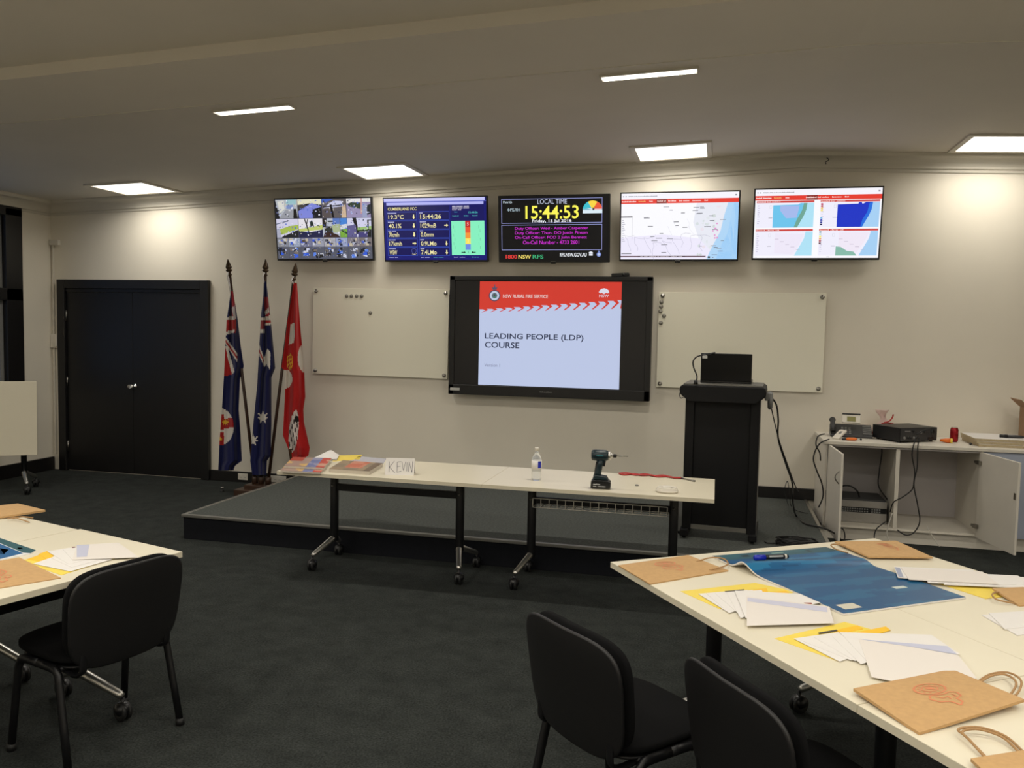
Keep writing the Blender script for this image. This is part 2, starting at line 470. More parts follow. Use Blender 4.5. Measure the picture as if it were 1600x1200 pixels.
PX = (-5.95, -3.17, -.45, 2.2)
nm = ('above the black double door', 'above the leftmost wall screens', 'above the map screen', 'at the right edge of the picture')
for x, n_ in zip(PX, nm): light_panel(x, -.5, .6, .56, 'square white ceiling light panel ' + n_)
for x, n_ in ((PX[1], 'left'), (PX[2], 'right')): light_panel(x-.02, -2.8, .58, .085, 'slim white ceiling strip light just past the beam, %s of the two' % n_, 13)
for x in (PX[0]-.1, PX[3]+.25): light_panel(x, -2.8, .58, .085, 'added unseen strip light past the beam, brightening the back wall', 13)  # extra strips out of view, added to lift the lower wall
for y in (-5.7, -7.6, -9.5, -11.2):  # unseen rows added as fill light for walls, ceiling and tables
    for x in (-5.6, -3.2, -.8, 1.9, 4.3): light_panel(x, y, 1.2, .56, 'added unseen ceiling light panel behind the beam, fill light for the room')
# round ceiling sensor near the beam
t = thing('smoke_detector', 'small round detector on the ceiling at the top edge', 'detector', (-.76, -4.28, cz(-.76)))
b = MB(); b.lathe([(.0,0),(.055,0),(.055,-.02),(.04,-.035),(.0,-.038)], 'tan_edge', (0,0,0), 24); b.build('body', t)
b = MB(); b.lathe([(.0,-.036),(.016,-.036),(.014,-.05),(.0,-.052)], 'dark_grey', (0,0,0), 16); b.build('sensor_cap', t)
p = ray(1292, 252, 1, -.12)
b = MB(); q = [(0,.015,.03),(0,-.01,.028),(.012,-.018,.012),(.004,-.02,0),(-.014,-.016,-.012),(-.006,-.012,-.026)]
b.tube(smooth_path(q), .0035, 'dark_grey', 8); tag(b.build('hook', None), 'tiny dark hook on the cornice above the rightmost map screen', 'hook').location = p

# ---------------------------------------------------------------- stage platform
PXL, PXR, PYF, PH = -4.104, .854, -2.35, .2
t = thing('stage_platform', 'low carpeted stage platform with metal edging below the big display', 'platform', ((PXL+PXR)/2, PYF/2, 0))
b = MB(); b.box((0, -.002, PH/2-.004), (PXR-PXL-.02, -PYF-.04, PH-.01), 'stage_side'); b.build('base', t)
b = MB(); b.box((0, 0, PH-.004), (PXR-PXL-.06, -PYF-.07, .008), 'stage_carpet'); b.build('carpet_top', t)
for nm_, c, d in (('edge_trim', (0, PYF/2+.016, PH-.009), (PXR-PXL, .034, .024)), ('edge_trim', ((PXL-PXR)/2+.014, 0.017, PH-.006), (.028, -PYF-.06, .018)), ('edge_trim', (-(PXL-PXR)/2-.014, 0.017, PH-.006), (.028, -PYF-.06, .018))):
    b = MB(); b.box(c, d, 'edge_metal' if d[0] > 1 else 'aluminium'); b.build(nm_, t, bevel=.004)  # brighter metal on the sides carries the light they catch

# ---------------------------------------------------------------- wall screens
TW, TH = 1.092, .64
TILT = math.radians(7)
def tv(cx, label, draw, zb=2.393, aw=160, ah=90):
    t = thing('wall_screen', label, 'screen', (cx, -.075, zb), 0, 'row of wall screens')
    t.rotation_euler = (TILT, 0, 0)
    b = MB(); b.box((0, .0, TH/2), (TW, .04, TH), 'black_plastic'); b.box((0, .03, TH/2), (TW*.7, .04, TH*.6), 'black_plastic')
    b.box((0, -.016, -.006), (.05, .02, .014), 'black_plastic')
    b.build('housing', t, bevel=.004)
    b = MB(); b.box((0, .055, TH*.42), (.5, .06, .08), 'black_metal'); b.box((-.2, .05, TH*.42), (.04, .05, .4), 'black_metal'); b.box((.2, .05, TH*.42), (.04, .05, .4), 'black_metal'); b.build('wall_bracket', t)
    bw = .013; sw, sh = TW-2*bw, TH-2*bw-.006
    c = Canvas(lambda x, y: Vector(((x/aw-.5)*sw, -.0206, bw+.006+sh*(1-y/ah))), 'screen_pixels')
    draw(c); c.mb.build('display', t)
    b = MB(); b.box((0, -.0207, .0085), (.05, .001, .006), 'grey_plastic'); b.build('maker_badge', t)
    return t
rnd = random.Random(3)
def cctv(c):
    c.rect(0,0,160,90,(70,72,90)).up()
    X = [0,38,79,120,160]
    def cell(x, y, w, h, shapes):
        c.L = 1
        for s in shapes:
            if s[0] == 'bg': c.rect(x+.3, y+.3, w-.6, h-.6, s[1])
            else:
                c.up(); c.poly([(x+.3+u*(w-.6), y+.3+v*(h-.6)) for u, v in s[0]], s[1])
        # fine clutter
        c.up()
        for k in range(34 if h > 20 else 22):
            u, v = rnd.uniform(.01,.93), rnd.uniform(.02,.88); du, dv = rnd.uniform(.015,.07), rnd.uniform(.02,.11)
            q = rnd.choice([(235,235,250),(60,62,84),(120,124,170),(30,30,40),(180,186,220),(80,110,200),(200,196,180)])
            c.poly([(x+.3+a*(w-.6), y+.3+e*(h-.6)) for a, e in ((u,v),(u+rnd.uniform(-.03,.03),v+dv),(u+du,v+dv*.8),(u+du,v+.01))], q)
    cell(0,0,38,29,[('bg',(176,180,186)),([(0,0),(0,1),(.18,1)],(28,28,30)),([(.45,.55),(.15,1),(.8,1),(.8,.55)],(150,152,160)),([(.5,.3),(.5,.5),(.85,.5),(.8,.28)],(120,140,190)),([(.82,.5),(.8,1),(1,1),(.95,.5)],(32,30,30)),([(.1,.1),(.2,.7),(.42,.5),(.4,.05)],(214,214,206)),([(.5,0),(.5,.25),(.95,.28),(.95,0)],(150,190,196))])
    cell(38,0,41,29,[('bg',(40,42,46)),([(0,0),(0,.3),(.5,.22),(1,.3),(1,0)],(224,220,190)),([(.02,.62),(.05,1),(.62,1),(1,.4),(.6,.2)],(126,134,214)),([(.62,.55),(.62,1),(1,1),(1,.4)],(30,30,34)),([(0,.32),(0,.6),(.4,.35),(.3,.28)],(70,66,66))])
    cell(79,0,41,29,[('bg',(96,90,92)),([(0,0),(0,.22),(.3,.12),(.5,0)],(70,100,190)),([(.3,.25),(.05,.5),(.9,.4),(.8,.12),(.5,.1)],(198,200,226)),([(.32,.3),(.42,1),(.5,1),(.42,.3)],(24,22,26)),([(0,.6),(0,1),(.35,1),(.3,.5)],(88,80,80)),([(.84,.4),(.8,1),(1,1),(.98,.3)],(206,180,150)),([(.05,.4),(.05,.46),(.85,.36),(.85,.3)],(40,40,46))])
    cell(120,0,40,29,[('bg',(150,140,176)),([(0,0),(0,.25),(.6,.2),(1,.2),(1,0)],(226,224,224)),([(.05,.3),(.1,.42),(.58,.56),(.6,.24),(.2,.2)],(52,66,52)),([(.6,.0),(.58,.8),(.64,.8),(.66,0)],(196,150,150)),([(.82,.4),(.8,.9),(1,.8),(1,.3)],(34,40,44)),([(.65,.25),(.66,1),(.85,1),(.85,.3)],(150,158,190))])
    cell(0,29,38,29,[('bg',(206,204,226)),([(.15,.55),(.2,.85),(1,.55),(1,.32),(.6,.38)],(164,184,84)),([(.25,.95),(.2,1),(1,1),(1,.58)],(36,38,40)),([(.0,.25),(.0,.3),(.6,.12),(.6,.06)],(110,116,140)),([(.0,.55),(.0,1),(.2,1),(.15,.5)],(170,172,190))])
    cell(38,29,41,29,[('bg',(226,222,228)),([(0,.55),(0,.7),(1,.58),(1,.34)],(188,198,110)),([(0,.66),(0,1),(1,1),(1,.58),(.5,.72)],(36,38,72)),([(.24,.0),(.4,.72),(.44,.72),(.36,.3),(.42,.02),(.38,.02),(.34,.22),(.28,0)],(26,24,24)),([(.48,.2),(.5,.45),(.58,.38),(.66,.48),(.62,.2),(.56,.08)],(40,48,46))])
    cell(79,29,29,29,[('bg',(180,186,200)),([(0,0),(0,.5),(.2,.4),(.25,0)],(40,36,36)),([(.1,.4),(.1,.7),(.6,.8),(.55,.42)],(48,52,48)),([(.55,.35),(.6,.75),(1,.75),(1,.3)],(168,180,140)),([(.1,.75),(0,1),(1,1),(.9,.88),(.4,.7)],(58,40,36)),([(.3,.12),(.3,.2),(.6,.2),(.6,.12)],(60,66,70)),([(.6,.0),(.6,.3),(1,.3),(1,0)],(90,120,190))])
    cell(108,29,12,29,[('bg',(70,130,210)),([(0,.6),(0,1),(1,1),(1,.55)],(120,170,60)),([(0,.65),(1,.85),(1,.75),(0,.55)],(40,70,40)),([(.0,.35),(0,.6),(1,.5),(1,.3)],(210,214,220))])
    cell(120,29,40,29,[('bg',(206,206,232)),([(.22,0),(.4,.85),(.48,.85),(.38,0)],(30,28,30)),([(0,.4),(0,1),(.4,1),(.35,.35)],(96,92,140)),([(.42,.5),(.42,.62),(1,.62),(1,.42)],(150,186,110)),([(.42,.62),(.42,.72),(1,.72),(1,.62)],(28,40,28)),([(.42,.74),(.44,1),(.85,1),(.85,.74)],(70,66,120)),([(.84,.1),(.84,1),(1,1),(1,.6),(.9,.6),(.9,.14),(1,.14),(1,.1)],(30,32,34))])
    base = [(130,132,140),(150,160,180),(110,112,140),(150,152,166),(168,168,176),(150,160,196),(126,120,130),(120,112,112)]
    for r_, (y, h) in enumerate(((58,14),(72,18))):
        for k in range(8):
            bg = base[k] if r_ == 0 else (86,88,100)
            sh = [('bg', bg)]
            for j in range(9):
                u, v = rnd.uniform(0,.65), rnd.uniform(0,.65); du, dv = rnd.uniform(.12,.35), rnd.uniform(.12,.35)
                q = rnd.choice([(40,40,48),(206,208,220),(60,90,200),(90,80,72),(170,176,196),(40,44,60),(190,180,160)] if r_ == 0 else [(50,90,210),(30,32,40),(196,200,220),(90,130,226),(120,110,100),(30,30,30)])
                sh.append(([(u,v),(u+rnd.uniform(-.1,.1),v+dv),(u+du,v+dv+rnd.uniform(-.1,.1)),(u+du*.9,v)], q))
            cell(20*k, y, 20, h, sh)
def weather(c):
    c.rect(0,0,160,90,(16,20,110)).up()
    c.rect(0,0,158,4.5,(196,196,246)).rect(4,6,152,4,(176,178,240)).rect(0,4.6,160,1.2,(90,100,200))
    c.rect(4,11.2,99,7,(14,14,78)); c.up().text('CUMBERLAND FCC', 6, 13, 46, 4.2, (236,226,150), .01); c.L = 1
    rows = [('19.3°C','TEMPERATURE','d','15:44:26','TIME',''),('40.1%','HUMIDITY','d','1029mB','PRESSURE','r'),('7kmh','WIND SPEED','d','0.0mm','RAIN',''),('17kmh','WIND GUST','r','0.9LMo','TODAY','d'),('WSW','DIRECTION','c','7.4LMo','SINCE','d')]
    for i, (a, la, aa, b_, lb, ab) in enumerate(rows):
        y = 19.6+i*13
        for x, w, tx, lab, ar in ((4, 48, a, la, aa), (55, 48, b_, lb, ab)):
            c.L = 1; c.rect(x, y, w, 12.2, (58,86,190)); c.up().rect(x+.5, y+.5, w-1, 11.2, (12,12,84)); c.up()
            c.text(lab, x+1.5, y+1, len(lab)*1.3, 1.7, (190,190,230))
            c.text(tx, x+2.5, y+4, len(tx)*4.1, 6.4, (240,230,170), .012)
            ax, ay = x+w-5, y+7
            if ar == 'd': c.rect(ax-.9, ay-3, 1.8, 3.5, (246,236,170)).poly([(ax-2.2,ay+.4),(ax,ay+3.6),(ax+2.2,ay+.4)], (246,236,170))
            if ar == 'r': c.rect(ax-3, ay-.8, 3.4, 1.6, (246,236,170)).poly([(ax+.4,ay-2.2),(ax+.4,ay+2.2),(ax+3.4,ay)], (246,236,170))
            if ar == 'c': c.ring(ax-1, ay-2, 3.2, 3.9, (80,90,160)).text('246°', ax-4, ay+2, 7, 2.2, (240,230,190))
    c.L = 2
    c.text('Sensor feed', 6, 85.4, 14, 1.5, (170,170,220)).text('Last update', 57, 85.4, 14, 1.5, (170,170,220)).text('Data valid', 77, 85.4, 16, 1.5, (70,150,160))
    c.L = 1; c.rect(106, 11.2, 51, 22, (16,16,92)); c.up()
    c.text('FIRE WEATHER DANGER', 108, 12, 26, 1.7, (230,226,240)).text('CURRENT INDEX DISPLAY', 108, 14.4, 26, 1.7, (226,220,236)).text('Fuel dry', 108, 16.8, 14, 1.6, (220,214,230))
    c.text('15:44:26', 133, 20, 14, 3, (80,190,190), .01).text('Time', 111, 20, 5, 1.6, (60,150,180)).text('Rating', 108, 25.5, 10, 1.7, (80,190,190)).text('Index', 126, 25.5, 7, 1.7, (80,190,190)).text('Level', 139, 25.5, 8, 1.7, (80,190,190))
    c.L = 1; c.rect(106, 33.6, 51, 49.5, (134,240,192)); c.up()
    for y, h, q in ((33.6,9,(196,40,40)),(42.6,8,(230,86,50)),(50.6,8,(244,150,60)),(58.6,8.4,(250,226,96)),(67,8.6,(110,140,226))): c.rect(127.5, y, 8, h, q)
    c.up().text('5', 130.4, 36, 2.4, 4.4, (250,230,230)).text('2', 130.4, 60.5, 2.4, 4, (250,250,200)).text('1', 131, 77, 1.2, 3.4, (90,170,140))
    for x in (121,139): c.rect(x, 78.4, 4, 1.2, (10,40,30)).poly([(x+(4 if x < 130 else 0),77.3),(x+(4 if x < 130 else 0),80.7),(x+(6.6 if x < 130 else -2.6),79)], (10,40,30))
    for k in range(6): c.rect(109+2*(k % 2), 40+k*6, .5, 4.2, (110,190,150)).rect(148+2*(k % 2), 40+k*6, .5, 4.2, (110,190,150))
    c.L = 2; c.text('Soil index', 109, 85.2, 18, 1.5, (170,170,220)).text('Low', 137, 85.2, 12, 1.5, (70,150,160))
def clock(c):
    c.rect(0,0,160,90,(8,8,12)).up()
    f = (150,156,214)
    c.frame(3,3,148,34.5,.7,f).frame(3,39.5,148,36,.7,f)
    c.text('Penrith', 6, 5.6, 13, 3.4, (220,236,246)).text('44%RH', 11.5, 16, 19.5, 4.6, (176,196,206))
    c.text('LOCAL TIME', 57, 4.2, 43, 6.6, (196,204,226)).text('15:44:53', 39, 13, 78, 18.5, (252,244,90), .012)
    c.text('Friday, 15 Jul 2016', 49, 32, 58, 5.6, (244,246,250), .014)
    m = (212,46,214)
    for y, s_, x, w in ((42.5,'Duty Officer: Wed - Amber Carpenter',23,108),(49,'Duty Officer: Thur- DO Justin Pinson',23,107),(55.4,'On-Call Officer: FCO 2 John Bennett',23,106),(61.8,'On-Call Number - 4733 2601',35,83)):
        c.text(s_, x, y, w, 5.2, m, .006)
    c.text('1800', 9, 82, 17, 5.6, (226,60,56), .02).text('NSW', 28, 82, 19, 5.6, (244,220,110), .02).text('RFS', 49.5, 82, 16, 5.6, (60,176,120), .02)
    c.text('RFS.NSW.GOV.AU', 90, 79.5, 39, 5.2, (240,244,250), .02)
    # fire danger dial
    x, y, r = 137, 20, 14
    for a0, a1, q in ((PI,PI*1.34,(60,190,206)),(PI*1.34,PI*1.66,(248,214,70)),(PI*1.66,PI*2,(232,90,56))): c.circ(x, y, r, q, 12, r*.92, a0, a1)
    c.up().rect(123, 20, 28, 4.5, (220,236,246)).rect(123, 18.4, 28, 1.8, (140,190,206))
    c.up().poly([(x-9,y-3),(x,y),(x+1,y-1.6)], (236,240,244)).poly([(x+2,y-1.4),(x+13,y-1.4),(x+13,y-.2),(x+2,y-.2)], (250,200,200)).circ(x+1, y-1.4, 1.8, (20,20,20))
    # two small crests
    c.circ(135, 80, 3.2, (236,240,250), 16, 2.2, PI, 2*PI).rect(132.4, 80.4, 5.4, 3, (226,230,240)).circ(146.6, 81.8, 3.2, (120,140,206)).poly([(145,79.4),(146.6,75.4),(148.2,79.4)], (120,140,206))
    c.up().circ(146.6, 81.8, 1.8, (190,204,236))
def header(c, tabx=49):
    c.rect(0,0,160,90,(250,250,254)).up().rect(0,0,160,8,(246,244,252)).rect(0,8,160,6,(228,60,48))
    c.up(); c.rect(tabx, 8, 14, 6, (140,40,34)); c.up()
    c.text('Incident Information', 1, 9.8, 20, 2.3, (250,236,234)).text('Warnings', 24, 9.8, 10, 2, (244,180,110)).text('Fires', 39, 9.8, 5, 2, (250,220,216)).text('Incident map', tabx+1, 9.8, 12, 2, (250,220,216)).text('Weather', 65, 9.8, 11, 2, (250,220,216)).text('Fuel moisture', 80, 9.8, 14, 2, (250,220,216)).text('Resources', 98, 9.8, 12, 2, (250,220,216)).text('About', 114, 9.8, 5, 2, (250,220,216))
    c.circ(3,4,.9,(150,150,160),10).circ(6.5,4,.9,(150,150,160),10).text('http://maps.gov.au/incidents/live?layer=all', 10, 3.2, 40, 1.6, (150,150,160)).rect(155,3,2.4,2,(150,150,160))
def bigmap(c):
    header(c)
    L0 = c.L
    c.L = L0-1
    c.poly([(0,60),(0,90),(119,90),(124,78),(110,62),(60,56)], (238,234,252)).poly([(104,14),(100,40),(108,62),(124,78),(130,66),(137,52),(141,32),(146,14)], (232,234,244))
    c.L = L0
    c.poly([(160,14),(146,14),(141,32),(137,52),(130,66),(124,78),(119,90),(160,90)], (176,214,246))
    c.poly([(160,14),(154,14),(150,36),(146,56),(139,70),(132,90),(160,90)], (150,200,244))
    c.up(); rr = random.Random(5)
    for k in range(26):
        x, y = rr.uniform(102,136), rr.uniform(16,84); w, h = rr.uniform(2,6), rr.uniform(2,5)
        if x + w > 142-(y-20)*.3: continue
        c.poly([(x,y),(x-1,y+h*.5),(x+w*.4,y+h),(x+w,y+h*.6),(x+w*.7,y-.6)], rr.choice([(226,230,236),(214,222,224),(234,226,236),(208,216,216)]))
    c.up()
    for k in range(9):
        x, y = 6+k*13, 62+rr.uniform(-6,6); pts = [(x, y)]
        for j in range(5): pts.append((pts[-1][0]+rr.uniform(-2,4), pts[-1][1]+rr.uniform(2,6)))
        c.line(pts, .35, (176,174,196))
        c.line([(x,y),(x+6,y+rr.uniform(-3,3)),(x+13,y+rr.uniform(-3,3))], .35, (170,168,190))
    for k in range(7): 
        x, y = rr.uniform(20,100), rr.uniform(20,60)
        c.line([(x,y),(x+rr.uniform(2,5),y+6),(x+rr.uniform(2,8),y+12)], .25, (206,206,220))
    for k in range(34):
        x, y = rr.uniform(24,138), rr.uniform(18,84)
        if k < 12: x = rr.uniform(104,138)
        c.rect(x, y, rr.uniform(4,9), .9, rr.choice([(120,120,130),(90,90,100),(150,150,160)]))
    for k in range(8): c.circ(rr.uniform(126,134), rr.uniform(40,62), 1.2, (226,150,206), 10)
    c.rect(0,31,16,1.6,(80,80,84)).rect(15.4,32,.4,30,(150,150,160))
    for k in range(12): c.rect(1.5, 36+k*2.6, 2.2+(k % 3), .8, (180,180,196))
    c.rect(0,85.2,118,2,(120,100,110)).rect(24,85.2,66,2,(80,70,80)); c.up().text('Map data supplied by rural fire mapping unit', 28, 85.5, 58, 1.2, (220,210,214))
    c.rect(1,82,14,.8,(90,90,96)).rect(121,86,3,2.4,(60,60,66)).rect(127,87,1.6,1,(120,120,130))
def fourmaps(c):
    header(c, 66)
    c.L = 2
    quads = ((2,14.8),(84,14.8),(2,52),(84,52))
    coast = [(1,0),(.83,0),(.80,.28),(.72,.55),(.64,.8),(.58,1),(1,1)]
    for i, (x, y) in enumerate(quads):
        w, h = 74, 35
        c.L = 2; c.rect(x, y, w, h, (240,238,252)); c.up(); c.rect(x, y, w, 2.6, (206,70,66)); c.up().text('Grassland fuel condition' if i < 2 else 'Current status map', x+1, y+.6, 30, 1.4, (250,220,216))
        c.L = 3; mx, my, mw, mh = x+20, y+3.2, w-20, h-3.2
        c.poly([(mx+a*mw, my+b_*mh) for a, b_ in coast], (176,226,246) if i % 2 == 0 else (166,208,244))
        c.up()
        land = [(.03,.08),(.03,1),(.62,1),(.68,.8),(.76,.55),(.82,.28),(.84,0),(.68,.0),(.62,.06)]
        def rg(pts, q): c.poly([(mx+a*mw, my+b_*mh) for a, b_ in pts], q)
        if i == 0:
            rg(land, (110,196,236)); c.up(); rg([(.2,.1),(.2,.3),(.35,.62),(.6,.6),(.66,.1)], (166,186,236)); rg([(.76,0),(.72,.3),(.6,.7),(.54,1),(.62,1),(.68,.8),(.76,.55),(.82,.28),(.84,0)], (112,166,150))
        if i == 1:
            rg(land, (28,52,196)); c.up(); rg([(.76,.04),(.72,.4),(.62,.7),(.58,1),(.62,1),(.68,.8),(.76,.55),(.82,.28),(.84,0)], (36,110,222))
            rg([(.5,.08),(.52,0),(.58,.0),(.6,.08)], (28,52,196))
        if i == 2: rg([(.1,.06),(.1,.9),(.55,.95),(.7,.5),(.8,.1)], (238,232,248))
        if i == 3:
            rg([(.1,.04),(.1,.9),(.5,.95),(.68,.5),(.8,.04)], (240,232,246)); c.up(); rg([(.04,.62),(.04,1),(.54,1),(.46,.84),(.3,.8),(.16,.64)], (136,186,170))
        c.up()
        for k in range(9): c.rect(x+1.6, y+6+k*2.9, 2+(k % 2), .7, (186,180,206))
        for k in range(5): c.rect(mx+mw*(.1+.13*k), my+mh*(.3+.11*k), 5, .6, (190,180,200)) if i > 1 else None
        c.rect(x+16, y+22, 5, .7, (150,150,160)); c.frame(x+17, y+6, 3, 4, .3, (206,206,216))
        if i == 1:
            for k, q in enumerate(((200,60,90),(206,90,90),(244,200,90),(246,226,120))): c.rect(x+.6, y+4+k*2.7, 2.8, 2.2, q)
            for k, q in enumerate(((110,180,230),(30,60,180),(34,50,150),(30,30,80))): c.rect(x+.6, y+22+k*2.8, 2.6, 2, q)
        if i == 3:
            for k, q in enumerate(((150,176,186),(190,220,220),(252,240,90),(240,170,90),(170,50,50),(100,50,60))): c.rect(x+.4, y+3+k*2.9, 2.6, 2.2, q)
    c.rect(2, 88.4, 3, .8, (150,150,170)).rect(95,88.2,4,1,(150,150,170))
TVX = [-3.985, -2.775, -1.575, -.39, .82]
tv(TVX[0], 'wall screen showing a mosaic of security camera pictures, leftmost in its row', cctv, 2.40)
tv(TVX[1], 'wall screen showing blue weather readings with yellow figures', weather, 2.387)
tv(TVX[2], 'black wall screen showing the local time in large yellow digits', clock, 2.382)
tv(TVX[3], 'wall screen showing one large white and pale blue map under a red bar', bigmap, 2.391)
tv(TVX[4], 'wall screen showing four small maps, rightmost in its row', fourmaps, 2.402)

# ---------------------------------------------------------------- interactive display
X0, X1, Z0, Z1 = -2.606, -.610, 1.066, 2.242
t = thing('interactive_display', 'large black interactive display showing a red and white course slide', 'display', ((X0+X1)/2, -.09, Z0))
w, h = X1-X0, Z1-Z0
b = MB(); b.box((0, 0, h/2), (w, .09, h), 'black_plastic'); b.box((0,.065,h/2), (w*.6,.05,h*.5), 'black_metal')
b.box((0, -.05, h-.022), (w, .02, .044), 'black_plastic'); b.box((0, -.05, .05), (w, .02, .1), 'black_plastic')
b.box((-w/2+.028, -.05, h/2), (.056, .02, h), 'black_plastic'); b.box((w/2-.028, -.05, h/2), (.056, .02, h), 'black_plastic')
b.build('housing', t, bevel=.006)
sx0, sx1, sz0, sz1 = -w/2+.056, w/2-.056, .1, h-.044
b = MB(); b.box((0, -.047, (sz0+sz1)/2), (sx1-sx0, .004, sz1-sz0), 'display_glass'); scr = b.build('glass_panel', t)
pl = ray(748.5, 525, 1, -.14).x-(X0+X1)/2; pr_ = ray(969.5, 525, 1, -.14).x-(X0+X1)/2
c = Canvas(lambda x, y: Vector((pl+(pr_-pl)*x/1400, -.0496, sz1-.008-(sz1-sz0-.012)*y/1070)), 'projector_slide')
c.rect(0,0,1400,1070,(204,216,248)).up()
RED = (226,62,48)
c.poly([(0,0),(0,320),(1400,262),(1400,0)], RED)
c.L = 2
for k in range(16):
    x = -62+k*92.0; h_ = 34+54*max(0, x)/1400; yb = 321-(x+40)*.0414
    q = [(0,1),(62,.30),(42,0),(98,0),(124,.30),(70,1)]
    pts = [(min(1399, max(1, x+a_)), yb-h_*(1-b_)+(2 if b_ == 1 else 0)) for a_, b_ in q]
    if pts[0][0] < 1380: c.poly(pts, (204,216,248))
c.L = 3
c.text('NSW RURAL FIRE SERVICE', 238, 132, 450, 36, (250,226,222), .012)
c.circ(152, 146, 58, (60,66,96)).up().circ(152,146,48,(206,216,240)).up().circ(152,146,28,(96,120,130)).circ(152,160,12,(60,140,90)).up().circ(152,140,10,(90,60,70))
c.poly([(132,86),(124,52),(142,66),(152,22),(162,66),(180,52),(172,86)], (90,86,110))
for k in range(7):
    a = PI+PI*(k+.5)/7
    c.circ(1232+34*math.cos(a), 108+34*math.sin(a), 17, (236,236,250), 10, 12)
c.circ(1232, 98, 20, (236,236,250)); c.text('NSW', 1186, 124, 92, 28, (240,236,248), .01)
c.text('LEADING PEOPLE (LDP)', 60, 532, 985, 74, (38,48,78), .012)
c.text('COURSE', 62, 622, 350, 62, (38,48,78), .012)
c.text('Version 1', 60, 846, 160, 34, (140,146,178))
c.mb.build('slide', scr)
b = MB(); b.box((-w/2+.07, -.0605, .052), (.1, .002, .026), 'sticker'); b.build('asset_sticker', t)
c = Canvas(lambda x, y: Vector((x, -.0606, y)), 'printed_ink'); c.text('InteractView', -.06, .062, .12, -.016, (120,120,120)); c.mb.build('maker_badge', t)
t = thing('webcam', 'small black camera bar lying on top of the big display', 'camera', (-.92, -.1, Z1))
b = MB(); b.box((0,0,.017), (.17,.06,.034), 'black_plastic', ry=-.05); b.build('body', t, bevel=.008)
b = MB(); b.lathe([(0,0),(.014,0),(.012,.008),(0,.009)], 'black_gloss', (.03,-.03,.018), 16, 'y'); b.build('lens', t)

# ---------------------------------------------------------------- glass whiteboards and magnets
def board(name_label, x0, x1, z0, z1, tilt):
    t = thing('glass_whiteboard', name_label, 'whiteboard', ((x0+x1)/2, -.002, z0)); t.rotation_euler = (0, tilt, 0)
    w, h = x1-x0, z1-z0
    b = MB(); b.box((0, -.026, h/2), (w, .008, h), 'glass_board'); b.build('glass_sheet', t, bevel=.002)
    for sx in (-1, 1):
        for sz in (0, 1):
            b = MB(); b.lathe([(0,.001),(.011,.001),(.011,.026),(.02,.028),(.02,.036),(.016,.042),(0,.043)], 'steel', (sx*(w/2-.035), -.0, .035+sz*(h-.07)), 20, 'y'); b.build('standoff', t)
board('glass whiteboard left of the big display, next to the red flag', -4.155, -2.655, 1.212, 2.115, math.radians(.35))
board('glass whiteboard right of the big display, behind the lectern', -.558, .944, 1.2, 2.105, 0)
def magnet(px, py, label, gr):
    p = ray(px, py, 1, -.035)
    b = MB(); b.lathe([(0,0),(.019,0),(.02,.004),(.017,.01),(0,.012)], 'magnet_silver', (0,0,0), 20, 'y')
    o = b.build('board_magnet'); o.location = (p.x, -.030, p.z); tag(o, label, 'magnet', gr)
for k, px in enumerate((541.5, 549, 557, 565)): magnet(px, 462.5, 'grey magnet on the left whiteboard, %s of four in a short row' % ('first','second','third','fourth')[k], 'left board magnets')
magnet(578.5, 489, 'single grey magnet lower on the left whiteboard', 'left board magnets')
for k, (px, py) in enumerate(((1033.5,472),(1033,479),(1032,486.5),(1037.5,493.5),(1032.5,504.5))):
    magnet(px, py, 'small grey magnet down the left side of the right whiteboard, %s from top' % ('first','second','third','fourth','fifth')[k], 'right board magnets')

# ---------------------------------------------------------------- wall fittings by the door
t = thing('wall_box', 'small white sensor box high on the wall left of the door', 'box', (-7.40, 0, 2.58))
b = MB(); b.box((.02,-.02,.03), (.12,.04,.06), 'white_plastic'); b.build('cover', t, bevel=.004)
b = MB(); b.box((-.018,-.008,-1.2), (.022,.016,2.4), 'white_plastic'); b.build('conduit', t, bevel=.002)
t = thing('intercom', 'white wall intercom mounted left of the door frame', 'intercom', (-7.395, 0, 1.42))
b = MB(); b.box((0,-.02,.07), (.1,.04,.16), 'white_plastic'); b.build('housing', t, bevel=.006)
b = MB(); b.box((.035,-.045,.07), (.028,.02,.13), 'white_plastic'); b.build('handset', t, bevel=.006)
for x, wd, lab in ((-4.98, .115, 'white power outlet on the skirting left of the flag stand'), (-4.56, .2, 'wide white power outlet on the skirting behind the flagpole foot')):
    t = thing('power_outlet', lab, 'outlet', (x, -.024, .028))
    b = MB(); b.box((0,-.004,.035), (wd,.008,.07), 'white_plastic'); b.build('face_plate', t, bevel=.003)
    for k in range(2):
        b = MB(); b.box((-.025+k*.05,-.009,.05), (.012,.006,.014), 'white_plastic'); b.build('switch', t)
    b = MB()
    for k in range(2):
        for q in (-.007,.007): b.box((-.025+k*.05+q,-.0085,.026), (.003,.002,.008), 'dark_grey', ry=.5 if q < 0 else -.5)
    b.build('socket', t)
t = thing('door_stop', 'tiny metal door stop on the carpet before the flags', 'door stop', ray(347, 768, 2, 0))
b = MB(); b.lathe([(0,0),(.022,0),(.022,.008),(.014,.012),(.013,.03),(0,.031)], 'rubber', (0,0,0), 16); b.build('base', t)
b = MB(); b.lathe([(.0,.0),(.016,0),(.016,.016),(0,.017)], 'chrome', (.0,0,.031), 16); b.build('cap', t)

